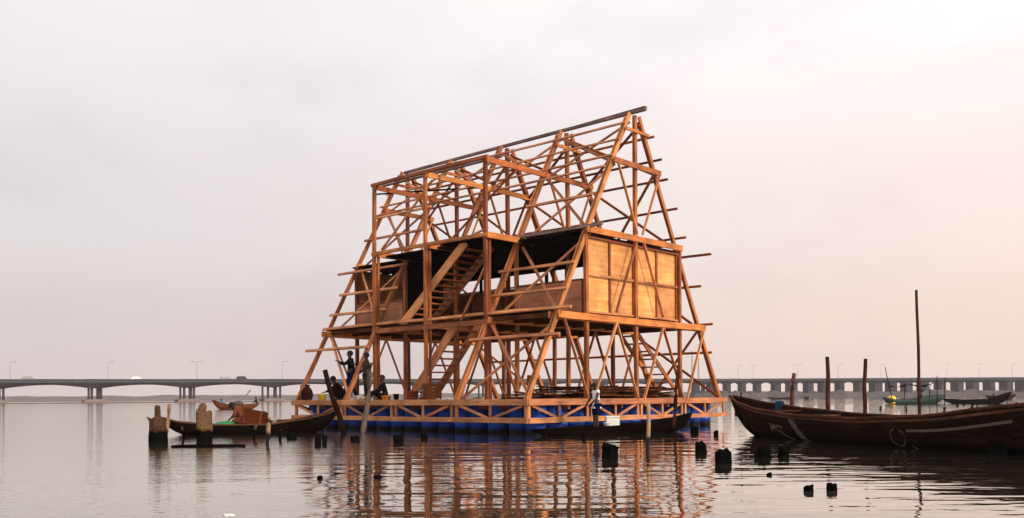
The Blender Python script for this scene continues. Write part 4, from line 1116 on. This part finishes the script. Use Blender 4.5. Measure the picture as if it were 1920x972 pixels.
pole('mast_pole', 'tallest thin crooked pole rising behind the middle of the big boat', 'pole', 1725, 790, 1718, 544, 6, 'redpole', d=28)
# far small pegs at the right
for j, (px, fy, ty, wd_) in enumerate(((1651, 769, 762, 4), (1699, 771, 760, 3), (1771, 771, 764, 6), (1795, 763, 757, 5), (1807, 761, 756, 4), (1823, 765, 757, 6), (1832, 763, 758, 3), (1855, 764, 756, 5), (1871, 763, 757, 4), (1905, 766, 755, 7), (1888, 768, 745, 2), (1757, 764, 705, 1.6), (1771, 763, 709, 1.4))):
    lab = {0: 'tiny black peg in the water left of the yellow tank', 1: 'tiny thin peg in the water below the green boat', 2: 'tiny black peg below the right end of the green boat',
           9: 'largest far peg near the right edge', 10: 'thin upright stick near the right edge', 11: 'thin tall far stick at the right end of the green boat',
           12: 'second thin tall far stick right of the green boat'}.get(j, ['first', 'second', 'third', 'fourth', 'fifth', 'last'][min(5, max(0, j-3))]+' black peg from the left in the row below the far long canoe')
    pole('peg', lab, 'peg', px, fy, px, ty, wd_, 'hullblack', group='small pegs in the far water' if j not in (3, 4, 5, 6, 7, 8) else 'row of pegs below the far long canoe')
# floating things
def floater(name, label, cat, px, py, s3, mat, seed=0, rzz=0):
    p = wp(px, py); bm = bmesh.new(); bmesh.ops.create_icosphere(bm, subdivisions=3, radius=1)
    for v_ in bm.verts:
        k = 1+.25*noise.noise(v_.co*2+Vector((seed, 0, 0))); v_.co = Vector((v_.co.x*s3[0]*k, v_.co.y*s3[1]*k, v_.co.z*s3[2]*k))
    o = link(name, bm_mesh(bm, True), MAT[mat]); o.location = (p.x, p.y, s3[2]*.2); o.rotation_euler = (0, 0, YAW+rzz); tag(o, label, cat); return o
floater('driftwood', 'small black lump of driftwood in front of the left part of the school', 'driftwood', 708, 896, (.055, .03, .03), 'hullblack', 3)
floater('plastic_scrap', 'white scrap of plastic floating near the bottom edge', 'litter', 429, 966, (.055, .03, .008), 'white', 6)
floater('driftwood', 'small pinkish scrap floating beside the broken stump', 'litter', 1408, 882, (.03, .025, .02), 'capc', 9)
a = wp(322, 839); b_ = wp(459, 838)
bm = bmesh.new(); tube(bm, [Vector((0, 0, 0)), (b_-a)*.5+Vector((0, 0, .01)), b_-a], [.045, .05, .055], 9)
o = link('log', bm_mesh(bm, True), MAT['hullblack']); o.location = a; tag(o, 'long dark log floating in front of the loaded canoe', 'log')

# ================================================================== FAR BOATS
oc, ocp, _, _, oL = canoe('canoe', 'small far orange brown canoe with paddlers seen above the loaded canoe', xy(486, 95), xy(398, 95), 1.1, [(0, .62), (.2, .50), (.7, .52), (1, .95)], 'crate', 'crate', bottom=-.1, rim=.04, nthw=2)
SIT = dict(pelvis=(-.05, 0, .42), hipL=(-.02, .09, .40), hipR=(-.02, -.09, .40), knL=(.34, .12, .42), anL=(.42, .12, .07), knR=(.34, -.12, .42), anR=(.42, -.12, .07),
    spine=(-.04, 0, .60), chest=(.02, 0, .80), neck=(.03, 0, .93), head0=(.05, 0, 1.01), head1=(.05, 0, 1.10), shL=(.02, .17, .86), shR=(.02, -.17, .86),
    elL=(.14, .24, .64), haL=(.36, .10, .62), elR=(.14, -.24, .64), haR=(.36, -.10, .62))
person('tiny person in black sitting in the stern of the far orange brown canoe', ocp(.06, 0, .10), LEFT, SIT, 1.0, 'black', 'black')
person('tiny person in blue sitting in the bow of the far orange brown canoe', ocp(.80, 0, .08), LEFT, SIT, .85, 'blue', 'navy')
bm = bmesh.new(); a = ocp(.45, 0, .5); b_ = a+rt0*1.3+Vector((0, 0, 1.5)); add_cyl(bm, Vector((0, 0, 0)), b_-a, .05, .07, 6)
o = link('paddle', bm_mesh(bm), MAT['metal']); o.location = a; tag(o, 'raised paddle leaning in the far orange brown canoe', 'paddle')
bm = bmesh.new(); bmesh.ops.create_icosphere(bm, subdivisions=2, radius=.5)
for v_ in bm.verts: v_.co.z = max(0, v_.co.z)*.9; v_.co.x *= 1.6
o = link('net_bundle', bm_mesh(bm, True), MAT['marsh']); o.location = ocp(.45, 0, .45); tag(o, 'grey bundle of nets heaped amidships in the far orange brown canoe', 'net')
gc, gcp, ggz, _, gL = canoe('canoe', 'far dark green canoe with a ragged canopy and a yellow tank', xy(1655, 105), xy(1772, 109), 1.5, [(0, .75), (.15, .50), (.5, .55), (.8, .95), (1, 1.05)], 'greenboat', 'greenboat', bottom=-.15, rim=.05, nthw=3)
t = thing('water_tank', 'yellow tank standing near the stern of the far green canoe', 'tank', gcp(.14, 0, .05)); t.scale = (.78, .78, .78)
bm = bmesh.new(); prof = [(.0, 0), (.55, 0), (.62, .12), (.64, .5), (.60, .9), (.42, 1.1), (.2, 1.18), (0, 1.18)]; seg = 18
rings = [[bm.verts.new((r*math.cos(2*math.pi*k/seg), r*math.sin(2*math.pi*k/seg), z)) for k in range(seg)] for r, z in prof[1:-1]]
for i in range(len(rings)-1):
    for k in range(seg): bm.faces.new((rings[i][k], rings[i][(k+1) % seg], rings[i+1][(k+1) % seg], rings[i+1][k]))
bm.faces.new(rings[0]); bm.faces.new(rings[-1]); link('tank_body', bm_mesh(bm, True), MAT['yelpaint'], t)
bm = bmesh.new(); add_cyl(bm, (0, 0, 1.17), (0, 0, 1.26), .17, .17, 12); link('lid', bm_mesh(bm), MAT['yelpaint'], t)
t = thing('canopy', 'ragged dark canopy on thin poles over the far green canoe', 'canopy', gcp(.38, 0, .4))
for px, top in ((1695, 725), (1722, 722), (1742, 722)):
    a = at(px, 745, 107)-t.location; b_ = at(px+2, top, 107)-t.location; bm = bmesh.new(); add_cyl(bm, Vector((a.x, a.y, 0)), b_, .05, .045, 6); link('canopy_pole', bm_mesh(bm), MAT['hullblack'], t)
bm = bmesh.new(); g = []
for i in range(15):
    q_ = at(1668+(1746-1668)*i/14, 724+2.5*math.sin(i*.7)-(3.5 if i > 11 else 0), 107)-t.location
    g.append([bm.verts.new(q_+fh*(-.7+1.4*j/3)+Vector((0, 0, .15*noise.noise(Vector((i*.6, j, 2)))))) for j in range(4)])
for i in range(14):
    for j in range(3): bm.faces.new((g[i][j], g[i+1][j], g[i+1][j+1], g[i][j+1]))
bmesh.ops.solidify(bm, geom=bm.faces[:], thickness=.12); link('cloth', bm_mesh(bm, True), MAT['hullblack'], t)
person('tiny dark person standing amidships in the far green canoe', gcp(.60, 0, .10), RIGHT, dict(elL=(.2, .2, 1.3), haL=(.35, .15, 1.5), elR=(.2, -.2, 1.3), haR=(.35, -.15, 1.5)), 1.0, 'black', 'black')
pole('pole', 'thin pole leaning left beside the yellow tank', 'pole', 1672, 745, 1659, 688, 1.6, 'hullblack', d=105)
canoe('canoe', 'long low dark canoe moored right of the far green canoe', xy(1768, 108), xy(1897, 100), 1.3, [(0, .55), (.3, .42), (.7, .5), (1, 1.25)], 'hullblack', 'hullblack', bottom=-.1, rim=.05, nthw=4)
fb, fbp, _, _, _ = canoe('canoe', 'faint small canoe behind the long low dark one, two people aboard', xy(1848, 190), xy(1905, 190), 1.2, [(0, .9), (.5, .6), (1, 1.1)], 'hull', 'hull', bottom=-.1, rim=.05, nthw=2)
person('tiny person sitting left in the faint small canoe', fbp(.25, 0, .1), RIGHT, SIT, 1.1, 'black', 'black')
person('tiny person sitting right in the faint small canoe', fbp(.75, 0, .1), RIGHT, SIT, 1.1, 'maroon', 'black')
canoe('canoe', 'faint low canoe on the far water left of the shortest reddish stake', xy(1438, 300), xy(1490, 300), 1.4, [(0, .7), (.5, .5), (1, .8)], 'hull', 'hull', bottom=-.1, rim=.06, nthw=3)
canoe('canoe', 'faint short canoe on the far water right of the shortest reddish stake', xy(1508, 290), xy(1517, 290), 1.0, [(0, .9), (.5, .5), (1, 1.0)], 'hull', 'hull', bottom=-.1, rim=.06, nthw=1)

# ================================================================== HAZE
bm = bmesh.new(); add_box(bm, (0, 0, 29), (6600, 6600, 60)); hz_ = link('haze', bm_mesh(bm), None); tag(hz_, 'pale morning haze over the lagoon', None, None, 'stuff')
hz_.visible_shadow = True
m = bpy.data.materials.new('haze'); m.use_nodes = True; n = m.node_tree.nodes; l = m.node_tree.links; n.clear()
o_ = n.new('ShaderNodeOutputMaterial'); pv = n.new('ShaderNodeVolumePrincipled'); pv.inputs['Density'].default_value = .00018; pv.inputs['Color'].default_value = (.95, .88, .88, 1); pv.inputs['Anisotropy'].default_value = .2
l.new(pv.outputs[0], o_.inputs['Volume']); hz_.data.materials.append(m)
